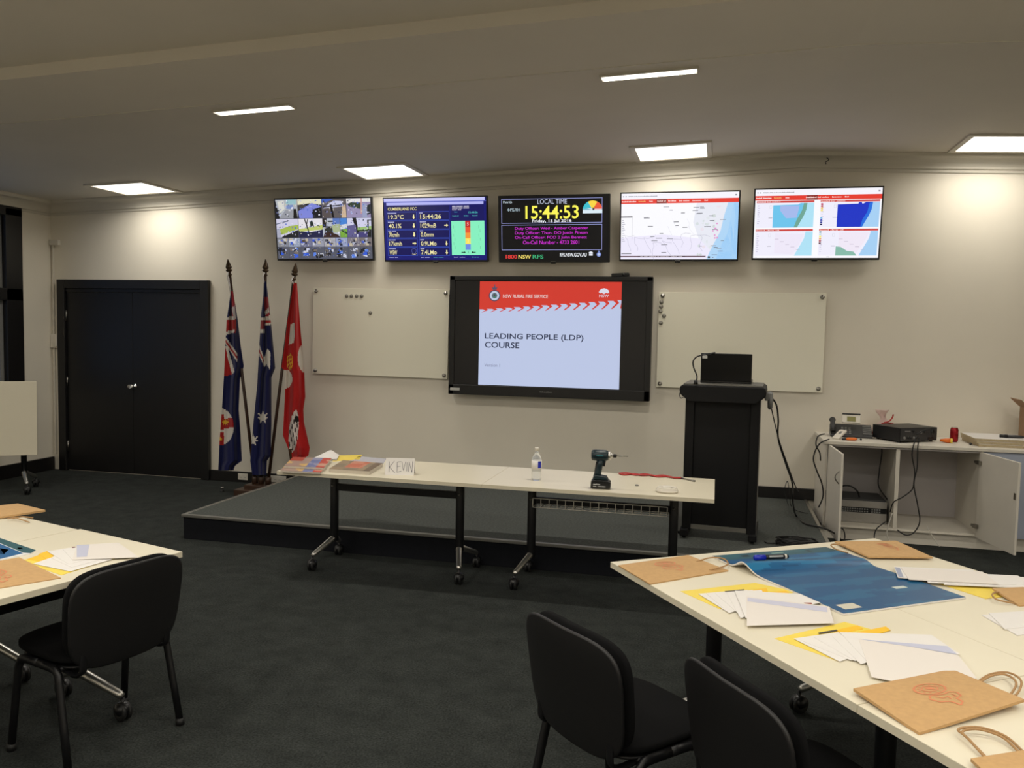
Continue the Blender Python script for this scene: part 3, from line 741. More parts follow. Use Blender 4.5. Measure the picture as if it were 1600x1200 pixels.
# ---------------------------------------------------------------- flags
FY = -.5
stand = Vector((-4.47, -.52, 0))
t = thing('flag_stand', 'dark wooden block stand holding three flagpoles beside the platform', 'flag stand', stand)
b = MB(); b.box((0,0,.03), (.42,.34,.06), 'flag_wood'); b.box((0,0,.08), (.26,.22,.05), 'flag_wood'); b.build('base', t, bevel=.006)
for dx in (-.07, 0, .08):
    b = MB(); b.lathe([(0,.1),(.03,.1),(.03,.17),(.02,.18),(0,.18)], 'flag_wood', (dx,0,0), 16); b.build('socket', t)
def pip(x, y, poly):
    r = False; n = len(poly); j = n-1
    for i in range(n):
        if (poly[i][1] > y) != (poly[j][1] > y) and x < (poly[j][0]-poly[i][0])*(y-poly[i][1])/(poly[j][1]-poly[i][1])+poly[i][0]: r = not r
        j = i
    return r
def star(cx, cy, R, r, n=7, a0=-PI/2): return [(cx+(R if k % 2 == 0 else r)*math.cos(a0+PI*k/n), cy+(R if k % 2 == 0 else r)*math.sin(a0+PI*k/n)) for k in range(2*n)]
NAVY, WHT, RD, GLD = (24,28,72), (206,200,190), (160,34,34), (214,168,50)
# designs in a grid where one unit is a third of a centimetre or so (crest sizes as they hang)
def d_state(x, y):
    L = [([(178,100),(196,100),(206,420),(190,420)], (150,40,50)),
         ([(150,345),(196,340),(206,372),(150,360)], WHT), ([(150,360),(206,356),(208,408),(150,414)], RD), ([(150,414),(200,402),(200,414),(150,432)], WHT),
         ([(186,300),(200,290),(206,350),(196,350)], (190,180,180)),
         ([(150,425),(212,515),(212,555),(150,460)], WHT), ([(150,438),(212,528),(212,542),(150,452)], RD),
         ([(150,480),(166,480),(200,600),(188,612)], WHT), ([(140,480),(152,480),(188,612),(140,625)], RD),
         ([(140,470),(156,480),(166,520),(140,500)], RD)]
    c = NAVY
    for p, q in L:
        if pip(x, y, p): c = q
    if math.hypot((x-128)/68, (y-858)/88) < 1:
        c = WHT
        if 820 < y-(x-160)*-.2 < 866: c = RD
        if x < 150 and y > 800: c = RD if not (870 < y < 884) else WHT
        if pip(x, y, star(157, 836, 17, 9, 8)): c = GLD
        if math.hypot(x-133, y-916) < 9: c = GLD
    return c
def d_nation(x, y):
    c = NAVY
    L = [([(338,250),(356,250),(364,345),(344,345)], (150,40,50)), ([(340,318),(358,300),(362,320),(344,334)], WHT),
         ([(310,350),(340,348),(340,404),(310,410)], (130,30,34)), ([(342,340),(372,335),(374,378),(342,384)], WHT), ([(342,360),(374,356),(374,370),(342,372)], RD),
         ([(310,345),(342,345),(342,358),(310,358)], WHT), ([(310,404),(340,400),(340,418),(310,420)], WHT),
         ([(308,450),(336,530),(336,572),(306,500)], WHT), ([(308,474),(336,546),(336,556),(306,490)], RD)]
    for p, q in L:
        if pip(x, y, p): c = q
    if pip(x, y, star(350,545,48,20)) and 338 < x < 366: c = WHT
    for s_ in (star(332,812,33,14), star(287,920,31,13)):
        if pip(x, y, s_): c = WHT
    if pip(x, y, [(352,490),(368,510),(366,590),(352,570)]): c = WHT
    return c
def d_red(x, y):
    c = (172,32,32)
    if pip(x, y, [(462,375),(480,372),(482,430),(476,464),(454,474)]): c = WHT
    if math.hypot((x-528)/32, (y-535)/68) < 1: c = WHT
    if math.hypot((x-440)/30, (y-634)/44) < 1: c = WHT
    if math.hypot((x-458)/14, (y-552)/40) < 1 and (math.sin(x*.9)+math.sin(y*.32+x*.2)) > -.35: c = GLD
    if math.hypot((x-478-(860-y)*.1)/22, (y-880)/100) < 1:
        c = (206,196,190) if math.sin(y*.12+x*.3)+math.sin(x*.5-y*.07) > -.7 else (60,50,50)
    if math.hypot((x-490)/10, (y-822)/16) < 1: c = (30,28,28)
    if pip(x, y, [(440,960),(466,960),(470,1020),(440,1030)]): c = (70,50,34)
    return c
def interp(pts, y):
    for (x0, y0), (x1, y1) in zip(pts, pts[1:]):
        if y0 <= y <= y1: return x0+(x1-x0)*(y-y0)/(y1-y0)
    return pts[-1][0] if y > pts[-1][1] else pts[0][0]
def flag(label, topx, topy, sock, left, right, design, seed, yoff=0, behind=True):
    top = ray(topx, topy, 1, FY+yoff); base = stand+Vector((sock, 0, .16))
    t = thing('flagpole', label, 'flag', base, 0, 'three flags on the stand')
    up = (top-base)
    b = MB(); b.tube([(0,0,-.04), up*.4, up*.955], .0155, 'flag_wood', 12); b.build('pole', t)
    q = up.normalized().to_track_quat('Z', 'Y').to_matrix()
    hh = .155
    b = MB(); b.lathe([(0,-.16),(.012,-.16),(.022,-.15),(.022,-.14),(.012,-.135),(.014,-.12),(.032,-.105),(.034,-.095),(.018,-.09),(.03,-.08),(.031,-.068),(.024,-.045),(.014,-.015),(.006,.01),(.0,.012)], 'finial_brass', up, 16, 'z', None, q); b.build('finial', t)
    y0, y1 = left[0][1], max(left[-1][1], right[-1][1])
    NI, NJ = 150, 44; rr = random.Random(seed); ph = [rr.uniform(0,6) for _ in range(4)]
    P, Bk, C = [], [], []
    for i in range(NI+1):
        py = y0+(y1-y0)*i/NI
        a, c_ = interp(left, py), interp(right, py)
        if c_-a < 1.2: c_ = a+1.2
        row, rowb, cr = [], [], []
        g = min(1, i/16)
        for j in range(NJ+1):
            s = j/NJ; px = a+(c_-a)*s
            dep = .045*g*math.sin(s*PI) + -.0+.03*g*math.sin(s*10+ph[0]+i*.012) + .016*g*math.sin(s*17+ph[1]-i*.02)*math.sin(s*PI)
            row.append(ray(px, py, 1, FY+yoff-.035-dep)-base); rowb.append(ray(px, py, 1, FY+yoff+.015+.05*g*math.sin(s*PI)+.018*g*math.sin(s*11+ph[2]))-base)
            if j < NJ and i < NI: cr.append(lin(design((px+.5*(c_-a)/NJ-300)*3, (py-380)*3)))
        # same silhouette front and back: share the border columns
        rowb[0] = row[0]; rowb[-1] = row[-1]
        P.append(row); Bk.append([p for p in reversed(rowb)]); C.append(cr)
    b = MB(); b.grid(P, 'flag_cloth', C[:-1]); b.grid(Bk, 'flag_cloth', [list(reversed(r)) for r in C[:-1]])
    for A in (P[0], P[-1]):
        B_ = Bk[0] if A is P[0] else Bk[-1]
        b.add(list(A)+list(B_), [tuple(range(len(A)+len(B_)))], 'flag_cloth', C[-2][0])
    cl = b.build('flag_cloth', t)
    b = MB(); k = ray(left[0][0], left[0][1]+2, 1, FY+yoff-.03)-base
    b.tube([up*.955-Vector((0,.016,.02)), up*.925-Vector((.012,.03,0)), k], .008, 'paper', 6); b.build('halyard', t)
    return t
flag('navy state flag with a union corner and white disc, leftmost of the flags', 356, 407, -.07,
     [(360.5,455),(357,480),(354,500),(352,540),(350,585),(347,635),(343,690),(341,735)],
     [(364,455),(368,478),(371.5,500),(376,540),(381,572),(375,592),(373,640),(376,680),(378,720),(367,728),(365,735)], d_state, 1)
flag('navy national flag with large white stars, middle of the flags', 415, 407, 0,
     [(413,440),(411,465),(408,490),(405,540),(402,600),(396,660),(391,720),(394,742)],
     [(416,440),(419,465),(422,490),(426,530),(430,575),(424,590),(424,600),(424,660),(423,712),(417,720),(416,742)], d_nation, 2, -.03)
flag('red fire service flag with white cross shapes, rightmost of the flags', 462, 413, .08,
     [(459,442),(449.5,500),(443.5,550),(440,574),(446,580),(445,620),(442,680),(450,700),(453,718)],
     [(464,442),(470,520),(475,570),(477,620),(474,640),(475,660),(484,700),(482,712),(472,718)], d_red, 3, .03)

# ---------------------------------------------------------------- flip-top tables on castors
TL, TD, TZ = 1.46, .735, .72
def castor(x, y, z=.0):
    b = MB(); r = .040
    for s in (-1, 1): b.lathe([(0,-.009),(r*.8,-.009),(r,-.005),(r,.005),(r*.8,.009),(0,.009)], 'rubber', (x+s*.014, y, r), 20, 'x')
    return b
def fork(x, y):
    b = MB(); b.tube([(x,y,.03),(x,y,.1)], .009, 'black_metal', 8); b.sphere((x,y,.05), .037, 'black_plastic', 8, (1.0,1,.9)); return b
def make_table(label, basket=False):
    t = thing('folding_table', label, 'table')
    b = MB(); b.box((0,0,TZ-.0125), (TL-.004,TD-.004,.025), 'laminate')
    b.build('tabletop', t, bevel=.001)
    b = MB()
    for s in (-1,1): b.box((s*(TL/2-.001),0,TZ-.0125), (.002,TD,.024), 'laminate_edge'); b.box((0,s*(TD/2-.001),TZ-.0125), (TL-.004,.002,.024), 'laminate_edge')
    b.build('edge_band', t)
    lx = .475
    for s in (-1, 1):
        b = MB(); b.tube([(s*lx,0,.17),(s*lx,0,.66)], .034, 'black_metal', 16, sx=.88); b.box((s*lx,0,.672), (.05,.07,.05), 'black_metal'); b.box((s*lx,0,.693), (.06,.5,.012), 'black_metal')
        leg = b.build('leg', t, bevel=.003)
        b = MB(); b.lathe([(0,0),(.008,0),(.008,.006),(0,.007)], 'steel', (s*lx-s*.0,-.036,.575), 10, 'y'); b.build('bolt', leg)
        for q in (-1, 1):
            cx, cy = s*(lx+.065), q*.215
            b = MB(); P = [(s*lx, q*.005, .2), (s*(lx+.004), q*.03, .185), (s*(lx+.06), cy-q*.012, .112), (cx, cy, .104)]
            b.tube(P, [.02,.022,.018,.014], 'aluminium', 10); b.build('foot', t)
            f = fork(cx, cy).build('castor', t); castor(cx, cy).build('wheel', f)
    b = MB(); b.box((0,.0,.563), (2*lx-.05,.03,.05), 'black_metal'); b.box((0,-.02,.688), (2*lx+.2,.12,.014), 'black_metal') ; b.build('rail', t, bevel=.003)
    if basket:
        b = MB(); z0, z1 = .545, .605; W_ = .44
        for z in (z0, z1): b.tube([(-W_,-.14,z),(W_,-.14,z)], .003, 'white_plastic', 6)
        for y in (-.14,-.08,-.02): b.tube([(-W_,y,z0),(W_,y,z0)], .0025, 'white_plastic', 6)
        for k in range(17):
            x = -W_+2*W_*k/16; b.tube([(x,-.14,z1),(x,-.14,z0),(x,.0,z0)], .0025, 'white_plastic', 6)
        b.build('wire_basket', t)
    return t
TY = -2.61
ta = make_table('white folding table before the stage, left half carrying books'); ta.location = (-2.178, TY, 0)
tb = make_table('white folding table before the stage, right half carrying the power drill', True); tb.location = (-.7165, TY, 0)
ex = Vector((.562, -.827, 0)).normalized(); ey = Vector((-ex.y, ex.x, 0)); cR = Vector((-.413, -4.557, 0)) - ex*.012; aR = math.atan2(ex.y, ex.x)
LG = 1.4605
RL = {}
for i, (k, j, lab) in enumerate(((0,0,'white folding table at right holding the nearest yellow folders'),(0,1,'white folding table at right under the blue folder, on its far side'),(1,0,'white folding table at lower right corner under the large paper bag'),(1,1,'white folding table at right edge of the picture, farthest from the chairs'))):
    p = cR + ex*(TL/2 + k*LG + (.002 if k else 0)) + ey*(TD/2 + j*(TD+.0006)) - ex*(.010*j)
    RL[i] = dup(ta, p, aR, lab)
fx = Vector((-.281, -.96, 0)).normalized(); fy = Vector((fx.y, -fx.x, 0)); cL = Vector((-2.244, -4.964, 0)); aL = math.atan2(fx.y, fx.x)
for i, (j, lab) in enumerate(((0,'white folding table at lower left with the chair pulled up'),(1,'white folding table at left edge, behind the nearer left table'))):
    p = cL + fx*(TL/2) + fy*(TD/2 + j*(TD+.003)) + fx*(.012*j)
    dup(ta, p, aL, lab)

# folded table by the window: its top tipped upright
t = thing('folded_table', 'flip-top table with its white top tipped upright by the window', 'table', (-7.05, -1.36, 0), math.radians(33.5))
b = MB(); b.box((.075,-.09,.745), (.85,.025,.735), 'laminate', rx=-.03); b.build('tabletop', t, bevel=.002)
for s, lx in ((-1, -.2), (1, .36)):
    b = MB(); b.tube([(lx,0,.17),(lx,0,.62)], .032, 'black_metal', 14, sx=.85); b.box((lx,-.03,.64),(.05,.1,.06),'black_metal'); b.build('leg', t)
    for q in (-1,1):
        cx, cy = lx+s*.065, q*.215
        b = MB(); b.tube([(lx,q*.005,.2),(lx+s*.004,q*.03,.185),(lx+s*.06,cy-q*.012,.112),(cx,cy,.104)], [.02,.022,.018,.014], 'aluminium', 10); b.build('foot', t)
        f = fork(cx, cy).build('castor', t); castor(cx, cy).build('wheel', f)
b = MB(); b.box((.08,0,.6), (.5,.03,.05), 'black_metal'); b.build('rail', t)

# ---------------------------------------------------------------- chairs
def make_chair(label):
    t = thing('visitor_chair', label, 'chair', (0,0,0), 0, 'black visitor chairs')
    b = MB(); M4 = Matrix.Translation((0,.02,.425)) @ Matrix.Rotation(PI/2+.03,4,'X'); b.pad(.475,.43,.062,'black_fabric',3.6,0,.75,M4=M4); b.build('seat', t)
    b = MB(); M4 = Matrix.Translation((0,.02,.39)) @ Matrix.Rotation(PI/2+.03,4,'X'); b.pad(.44,.40,.02,'chair_shell',3.6,0,.6,M4=M4); b.build('seat_pan', t)
    B4 = Matrix.Translation((0,-.212,.578)) @ Matrix.Rotation(.14,4,'X')
    b = MB(); b.pad(.475,.385,.072,'black_fabric',4,.45,.8,taper=-.09,M4=B4 @ Matrix.Translation((0,.022,0))); b.build('backrest', t)
    b = MB(); b.pad(.492,.40,.022,'chair_shell',4,.45,.6,taper=-.09,M4=B4 @ Matrix.Translation((0,-.026,0))); b.build('back_shell', t)
    for s in (-1,1):
        for q in (1,-1):
            foot = (s*.25, q*.19-.015, .012); k = (s*.238, q*.135, .345); 
            P = [foot] + [tuple(Vector(foot).lerp(Vector(k), f)) for f in (.5,)] + [k] + [(s*.236, q*(.135-.05*f*f*.6-.01*f), .345+.045*math.sin(f*PI/2)) for f in (.35,.7,1)] + [(s*.236, q*.05, .391), (s*.236, 0, .391)]
            b = MB(); b.tube(P, .0175, 'black_metal', 12, sx=.8); leg = b.build('leg', t)
            b = MB(); b.tube([(foot[0],foot[1],0),(foot[0]*.999,foot[1]*.99,.03)], .0185, 'rubber', 12); b.build('foot_cap', leg)
        b = MB(); P = [(s*.185,-.06,.372),(s*.185,-.15,.362),(s*.185,-.198,.378),(s*.185,-.206,.42),(s*.185,-.205,.5)]
        b.tube(smooth_path(P,4), .016, 'black_metal', 10, sx=.45); b.build('back_upright', t)
    b = MB()
    for y in (.1,-.1): b.tube([(-.236,y,.378),(.236,y,.378)], .011, 'black_metal', 10)
    b.build('cross_rail', t)
    return t
def face(v): return math.atan2(v.y, v.x)-PI/2      # chair looks along +y
ch = make_chair('black fabric visitor chair at the lower left table'); 
ch.location = (-2.45, -5.255, 0); ch.rotation_euler.z = face(fy)
c2 = dup(ch, (-.275, -5.345, 0), face(Vector((.68,.733,0))), 'black fabric visitor chair pulled out from the right table, farther one')
c3 = dup(ch, (.265, -5.665, 0), face(ey), 'black fabric visitor chair tucked at the right table, nearer one at the bottom edge')

# ---------------------------------------------------------------- lectern and what stands on it
LZ = PH
lc = Vector((.065, -1.62, LZ)); lr = math.radians(-4)
t = thing('lectern', 'tall black lectern standing on the platform', 'lectern', lc, lr)
b = MB(); b.box((0,-.2,.57), (.40,.02,.94), 'lectern_black'); b.build('front_panel', t, bevel=.003)
for s in (-1,1):
    b = MB(); b.box((s*.232,-.205,.56), (.066,.05,1.0), 'lectern_black'); b.box((s*.255,.0,.56), (.018,.38,1.0), 'lectern_grey'); b.build('side_panel', t, bevel=.006)
    b = MB(); b.box((s*.245,-.02,.045), (.06,.52,.05), 'lectern_black'); ft = b.build('foot', t, bevel=.006)
    for y in (-.23,.19):
        b = MB(); b.lathe([(0,-.012),(.02,-.012),(.02,.012),(0,.012)], 'rubber', (s*.245,y,.02), 14, 'x'); b.build('wheel', ft)
b = MB(); b.box((-.287,-.12,.22), (.055,.03,.40), 'grey_plastic'); b.box((-.285,-.07,.012), (.07,.12,.024), 'lectern_black'); b.build('side_brace', t, bevel=.003)
b = MB(); b.box((0,-.21,.085), (.40,.03,.03), 'lectern_grey'); b.build('kick_bar', t)
b = MB(); b.box((0,-.213,1.045), (.40,.012,.012), 'lectern_grey'); b.build('trim_strip', t)
b = MB()
pf = [(-.305,1.10),(-.30,1.075),(-.235,1.02),(.235,1.02),(.30,1.075),(.305,1.10),(.30,1.13),(.285,1.142),(-.285,1.142),(-.30,1.13)]
b.prism([(x,-.30,z) for x,z in pf], 'lectern_black', (0,.52,.0)); b.build('desk_top', t, bevel=.008)
b = MB(); b.box((0,-.04,1.147), (.56,.46,.012), 'lectern_grey', rx=-.0); b.build('desk_surface', t, bevel=.003)
b = MB(); b.lathe([(0,-.02),(.062,-.018),(.07,0),(.062,.018),(0,.02)], 'grey_plastic', (.33,.02,1.03), 20, 'x'); b.box((.315,.02,1.06),(.05,.13,.06),'grey_plastic'); b.build('side_speaker', t, bevel=.01)
b = MB(); base = Vector((-.215,-.2,1.153))
mp = [(1087,600),(1089,588),(1084,575),(1083,565),(1088,558),(1097,555),(1104,554)]
Mi = t.matrix_basis.inverted()
wp = [ray(px, py, 1, -1.92) for px, py in mp]
P = [Mi @ p for p in wp]; P[0] = Vector((P[0].x, P[0].y, 1.15))
b.tube(smooth_path(P), .005, 'black_metal', 8); e = P[-1]; b.tube([e, e+Vector((.062,0,.012))], .0095, 'black_plastic', 10); b.lathe([(0,0),(.016,0),(.012,.03),(0,.032)], 'black_plastic', P[0], 12)
b.build('gooseneck_microphone', t)
b = MB(); q = [(-.29,-.28,1.1),(-.305,-.3,1.07),(-.29,-.31,1.045),(-.268,-.3,1.06),(-.262,-.29,1.09)]; b.tube(smooth_path(q), .003, 'cable_black', 6); b.build('cable_loop', t)
# laptop on lectern
lp = thing('laptop', 'black laptop with its lid open on the lectern', 'laptop', lc+Vector((.01,.0,1.154)), lr)
b = MB(); b.box((0,.02,.011), (.37,.25,.022), 'black_plastic'); b.build('base', lp, bevel=.004)
b = MB(); b.box((0,-.118,.117), (.368,.012,.208), 'black_gloss', rx=.1); lid = b.build('lid', lp, bevel=.006)
b = MB(); b.box((-.155,-.1328,.195), (.036,.001,.03), 'sticker', rx=.1); b.build('asset_sticker', lid)

# ---------------------------------------------------------------- cabinets at right
CZ = .825; CX0, CX1, CX2 = .915, 2.12, 3.4; CYF = -.68
t = thing('cabinet', 'white cabinet with both doors open, full of cables', 'cabinet', ((CX0+CX1)/2, CYF/2, 0))
ox = (CX0+CX1)/2; oy = CYF/2; hw = (CX1-CX0)/2; hd = -CYF/2-.006
b = MB()
b.box((-hw+.009,0,.46), (.018,2*hd,.70), 'cabinet_white'); b.box((hw-.009,0,.46), (.018,2*hd,.70), 'cabinet_white')
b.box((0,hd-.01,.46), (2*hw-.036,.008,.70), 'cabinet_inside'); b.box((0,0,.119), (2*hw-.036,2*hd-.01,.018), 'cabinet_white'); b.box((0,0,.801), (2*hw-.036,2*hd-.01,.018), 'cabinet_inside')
b.box((1.485-ox,.0,.46), (.03,2*hd-.012,.664), 'cabinet_white'); b.build('carcass', t, bevel=.001)
b = MB(); b.box((0,-hd+.05,.055), (2*hw,.018,.11), 'cabinet_white'); b.box((.0,-hd+.03,.113), (2*hw,.06,.008), 'cabinet_white'); b.build('plinth', t)
def cab_door(hx, ang, w_, label, side):
    b = MB(); Mr = Matrix.Translation((hx-ox, -hd-.002, 0)) @ Matrix.Rotation(ang, 4, 'Z')
    def tb(c, d, m):
        n0 = len(b.v); b.box(c, d, m)
        for i in range(n0, len(b.v)): b.v[i] = Mr @ b.v[i]
    tb((w_/2, 0, .455), (w_, .018, .70), 'cabinet_white'); d = b.build('door', t, bevel=.002)
    b = MB(); P = [Vector((w_-.06, side*(.009+.03*math.sin(k*PI/8)), .56+.1*k/8)) for k in range(9)]
    b.tube([Mr @ p for p in P], .005, 'steel', 8); b.build('handle', d)
    for z in (.2,.72):
        b = MB(); tb((.02,-side*.02,z), (.05,.03,.03), 'steel'); tb((-.015,-side*.025,z), (.04,.012,.02), 'steel'); b.build('hinge', d)
    b = MB(); tb((w_-.03,-side*.0095,.545), (.026,.003,.05), 'steel'); b.build('catch_plate', d)
cab_door(CX0+.03, math.radians(-87), .56, '', -1)
cab_door(CX1-.02, math.radians(-78), .56, '', 1)
t = thing('cabinet', 'closed cabinet at the far right end, blue daylight tint in its door colour', 'cabinet', ((CX1+CX2)/2, CYF/2, 0))
hw2 = (CX2-CX1)/2-.001
b = MB(); b.box((0,.01,.46), (2*hw2,2*hd-.04,.70), 'cabinet_white'); b.build('carcass', t)
b = MB(); b.box((0,-hd+.05,.055), (2*hw2,.018,.11), 'cabinet_white'); b.build('plinth', t)
for s in (-1,1):
    b = MB(); b.box((s*hw2/2,-hd+.002,.46), (hw2-.004,.018,.69), 'cabinet_daylight_tint'); d = b.build('door', t, bevel=.002)
    b = MB(); P = [Vector((s*.07,-hd-.008-.03*math.sin(k*PI/8),.58+.1*k/8)) for k in range(9)]; b.tube(P, .005, 'steel', 8); b.build('handle', d)
t = thing('countertop', 'long white countertop over the two cabinets', 'countertop', ((CX0+CX2)/2, CYF/2, .81))
b = MB(); b.box((0,-.008,.0125+.0015), (CX2-CX0+.03,-CYF+.02,.027), 'cabinet_white'); b.build('slab', t, bevel=.003)
CT = .8375
# rack unit inside the cabinet
t = thing('rack_case', 'silver rack unit with a black patch panel inside the open cabinet', 'rack unit', (1.215, -.36, .128))
b = MB(); b.box((0,.02,.10), (.44,.36,.2), 'dark_grey'); b.build('case', t, bevel=.003)
b = MB(); b.box((-.0,-.166,.16), (.46,.012,.056), 'rack_metal'); b.box((0,-.166,.045), (.46,.012,.085), 'rack_metal'); b.build('blank_panel', t, bevel=.002)
b = MB(); b.box((0,-.164,.109), (.46,.012,.044), 'black_plastic'); pp = b.build('patch_panel', t)
b = MB()
for r_ in range(2):
    for k in range(16):
        b.box((-.14+k*.0195+(.02 if k > 11 else 0), -.171, .119-r_*.02), (.012,.004,.011), 'grey_plastic')
b.build('port_row', pp)
# cables around the cabinet (each its own cable)
def cable(pts, r, m, label, gr='cables by the cabinet'):
    b = MB(); P = smooth_path(pts, 8); b.tube(P, r, m, 8)
    return tag(b.build('cable', None, loc=P[0]), label, 'cable', gr)
R_ = lambda px, py, y: ray(px, py, 1, y)
cable([R_(1288,678,-.60)+Vector((0,0,.0)), R_(1278,682,-.72), R_(1275,695,-.745), R_(1281,708,-.75), R_(1282,720,-.75)], .006, 'cable_black', 'short black cable hanging off the left end of the countertop')
cable([R_(1296,686,-.72), R_(1280,694,-.735), R_(1271,715,-.74), R_(1276,735,-.74), R_(1284,755,-.74), R_(1286,775,-.74), R_(1279,793,-.74)], .006, 'cable_black', 'long black cable looping down beside the left cabinet door')
cable([R_(1305,765,-.45), R_(1318,759,-.45), R_(1330,760,-.45), R_(1340,768,-.45), R_(1343,779,-.40)], .007, 'cable_black', 'black cable arching over the rack unit in the cabinet')
cable([R_(1376,690,-.40), R_(1378,706,-.4), R_(1374,735,-.4), R_(1373,760,-.4), R_(1388,783,-.4), R_(1393,800,-.42)], .005, 'cable_black', 'thin black cable hanging in the left cabinet bay')
cable([R_(1431,683,-.70), R_(1429,690,-.72), R_(1425,710,-.72), R_(1429,735,-.71), R_(1428,752,-.71), R_(1425,765,-.71), R_(1410,777,-.70), R_(1396,785,-.69), R_(1391,800,-.66)], .005, 'cable_black', 'black cable from the amplifier down to the rack unit')
cable([R_(1436,683,-.72), R_(1434,700,-.73), R_(1433,730,-.73), R_(1428,757,-.73), R_(1434,790,-.73), R_(1437,815,-.73), R_(1428,832,-.73), R_(1415,836,-.73), R_(1402,828,-.72)], .005, 'cable_black', 'black cable looping low across the cabinet divider')
cable([R_(1394,802,-.72), R_(1386,830,-.73), R_(1388,842,-.74), R_(1394,850,-.76)], .005, 'cable_white', 'white cable hanging from the rack unit to the floor')
cable([R_(1384,815,-.72), R_(1370,826,-.74), R_(1366,838,-.75), R_(1368,847,-.78)], .005, 'cable_black', 'black cable drooping over the cabinet plinth')
cable([R_(1312,824,-.74), R_(1318,828,-.745), R_(1320,840,-.75), R_(1316,848,-.78)], .005, 'cable_black', 'black cable at the foot of the open left door')
cable([R_(1431,683,-.69)+Vector((0,0,.02)), R_(1436,677,-.70), R_(1446,672,-.70), R_(1456,669,-.70)], .005, 'cable_black', 'black plug lead at the back of the amplifier')
cable([R_(1448,822,-.735), R_(1458,840,-.77), R_(1468,854,-.80)], .003, 'cable_white', 'thin white cord trailing from the right bay to the carpet')
def zf(px, py, z): return ray(px, py, 2, z)
cable([R_(1198,616,-1.60), R_(1212,630,-1.58), R_(1216,655,-1.56), R_(1216,685,-1.54), R_(1228,725,-1.5), R_(1238,755,-1.45), R_(1239,785,-1.40), zf(1244,806,PH+.01), zf(1258,818,PH+.01), zf(1282,824,PH+.012), R_(1296,829,-1.2), R_(1310,838,-.98), zf(1315,848,.01)], .007, 'cable_black', 'thick black cable from the lectern across the platform edge', 'cables from the lectern')
cable([R_(1202,622,-1.60), R_(1209,655,-1.58), R_(1218,690,-1.55), R_(1229,722,-1.50), R_(1241,755,-1.3), R_(1247,768,-1.1)], .004, 'cable_black', 'thin black cable hanging right of the lectern', 'cables from the lectern')
cable([zf(1232,790,PH+.008), R_(1226,768,-.9), R_(1230,752,-.9), R_(1233,765,-.9), zf(1236,790,PH+.008), zf(1246,798,PH+.008), zf(1262,802,PH+.008)], .003, 'cable_black', 'thin dark cable loop standing up from the platform carpet', 'cables from the lectern')
b = MB(); o = zf(1245,853,PH)
rr = random.Random(4)
for k in range(6):
    a0 = rr.uniform(0,6); P = []
    for j in range(22):
        a = a0+j/21*2*PI; P.append(o+Vector(((.13+.015*rr.random())*math.cos(a)+rr.uniform(-.01,.01), (.075+.012*rr.random())*math.sin(a), .008+k*.008+rr.uniform(0,.004))))
    b.tube(smooth_path(P,2), .005, 'cable_black', 6)
b.tube(smooth_path([o+Vector((-.13,0,.01)), o+Vector((-.2,-.01,.008)), o+Vector((-.22,.03,.008))]), .005, 'cable_black', 6)
tag(b.build('cable_coil', None, loc=o), 'coil of black cable lying on the platform carpet', 'cable')

# things on the countertop
t = thing('desk_phone', 'black desk phone with a silver screen on the countertop', 'phone', (1.115,-.28,CT), math.radians(-4))
b = MB(); b.prism([(-.12,-.1,0),(-.12,-.1,.02),(-.12,.06,.10),(-.12,.1,.10),(-.12,.1,0)], 'dark_grey', (.34,0,0)); b.build('base', t, bevel=.006)
b = MB(); b.box((.05,.0,.155), (.15,.024,.075), 'white_plastic', rx=-.35); b.box((.05,.012,.196),(.15,.03,.012),'dark_grey',rx=-.35); hd_ = b.build('screen_head', t, bevel=.004)
b = MB(); b.box((.05,-.0135,.157), (.07,.002,.045), 'lcd_green', rx=-.35); b.build('lcd', hd_)
b = MB(); b.tube([(-.1,-.07,.05),(-.1,-.05,.085),(-.1,.04,.125),(-.1,.07,.135)], [.026,.02,.02,.028], 'dark_grey', 12); b.build('handset', t)
b = MB()
for i in range(3):
    for j in range(4): b.box((-.02+.03*i,-.075+.026*j,.035+.013*j), (.018,.014,.006), 'grey_plastic', rx=.46)
for j in range(5): b.box((.18,-.07+.026*j,.038+.013*j), (.07,.012,.006), 'grey_plastic', rx=.46)
b.build('keypad', t)
t = thing('remote', 'small white remote leaning near the front of the desk phone', 'remote', (1.045,-.49,CT), math.radians(-35))
b = MB(); b.box((0,0,.036), (.065,.15,.016), 'white_plastic', rx=.42); b.build('body', t, bevel=.005)
b = MB(); b.box((0,.016,.052), (.022,.04,.003), 'grey_plastic', rx=.42); b.build('button_pad', t)
t = thing('orange_grip', 'orange plastic clip lying before the desk phone', 'clip', (1.13,-.57,CT), .3)
b = MB(); b.pad(.1,.05,.024,'orange_plastic',2.5,0,.8,M4=Matrix.Translation((0,0,.012)) @ Matrix.Rotation(PI/2,4,'X')); b.build('body', t)
b = MB(); b.tube([(-.05,0,.012),(-.08,-.01,.012)], .009, 'dark_grey', 8); b.build('tip', t)
o = MB(); o.sphere((0,0,.009), .009, 'black_plastic', 8); tag(o.build('knob', None), 'tiny black knob on the countertop right of the orange clip', 'knob').location = (1.21,-.55,CT)
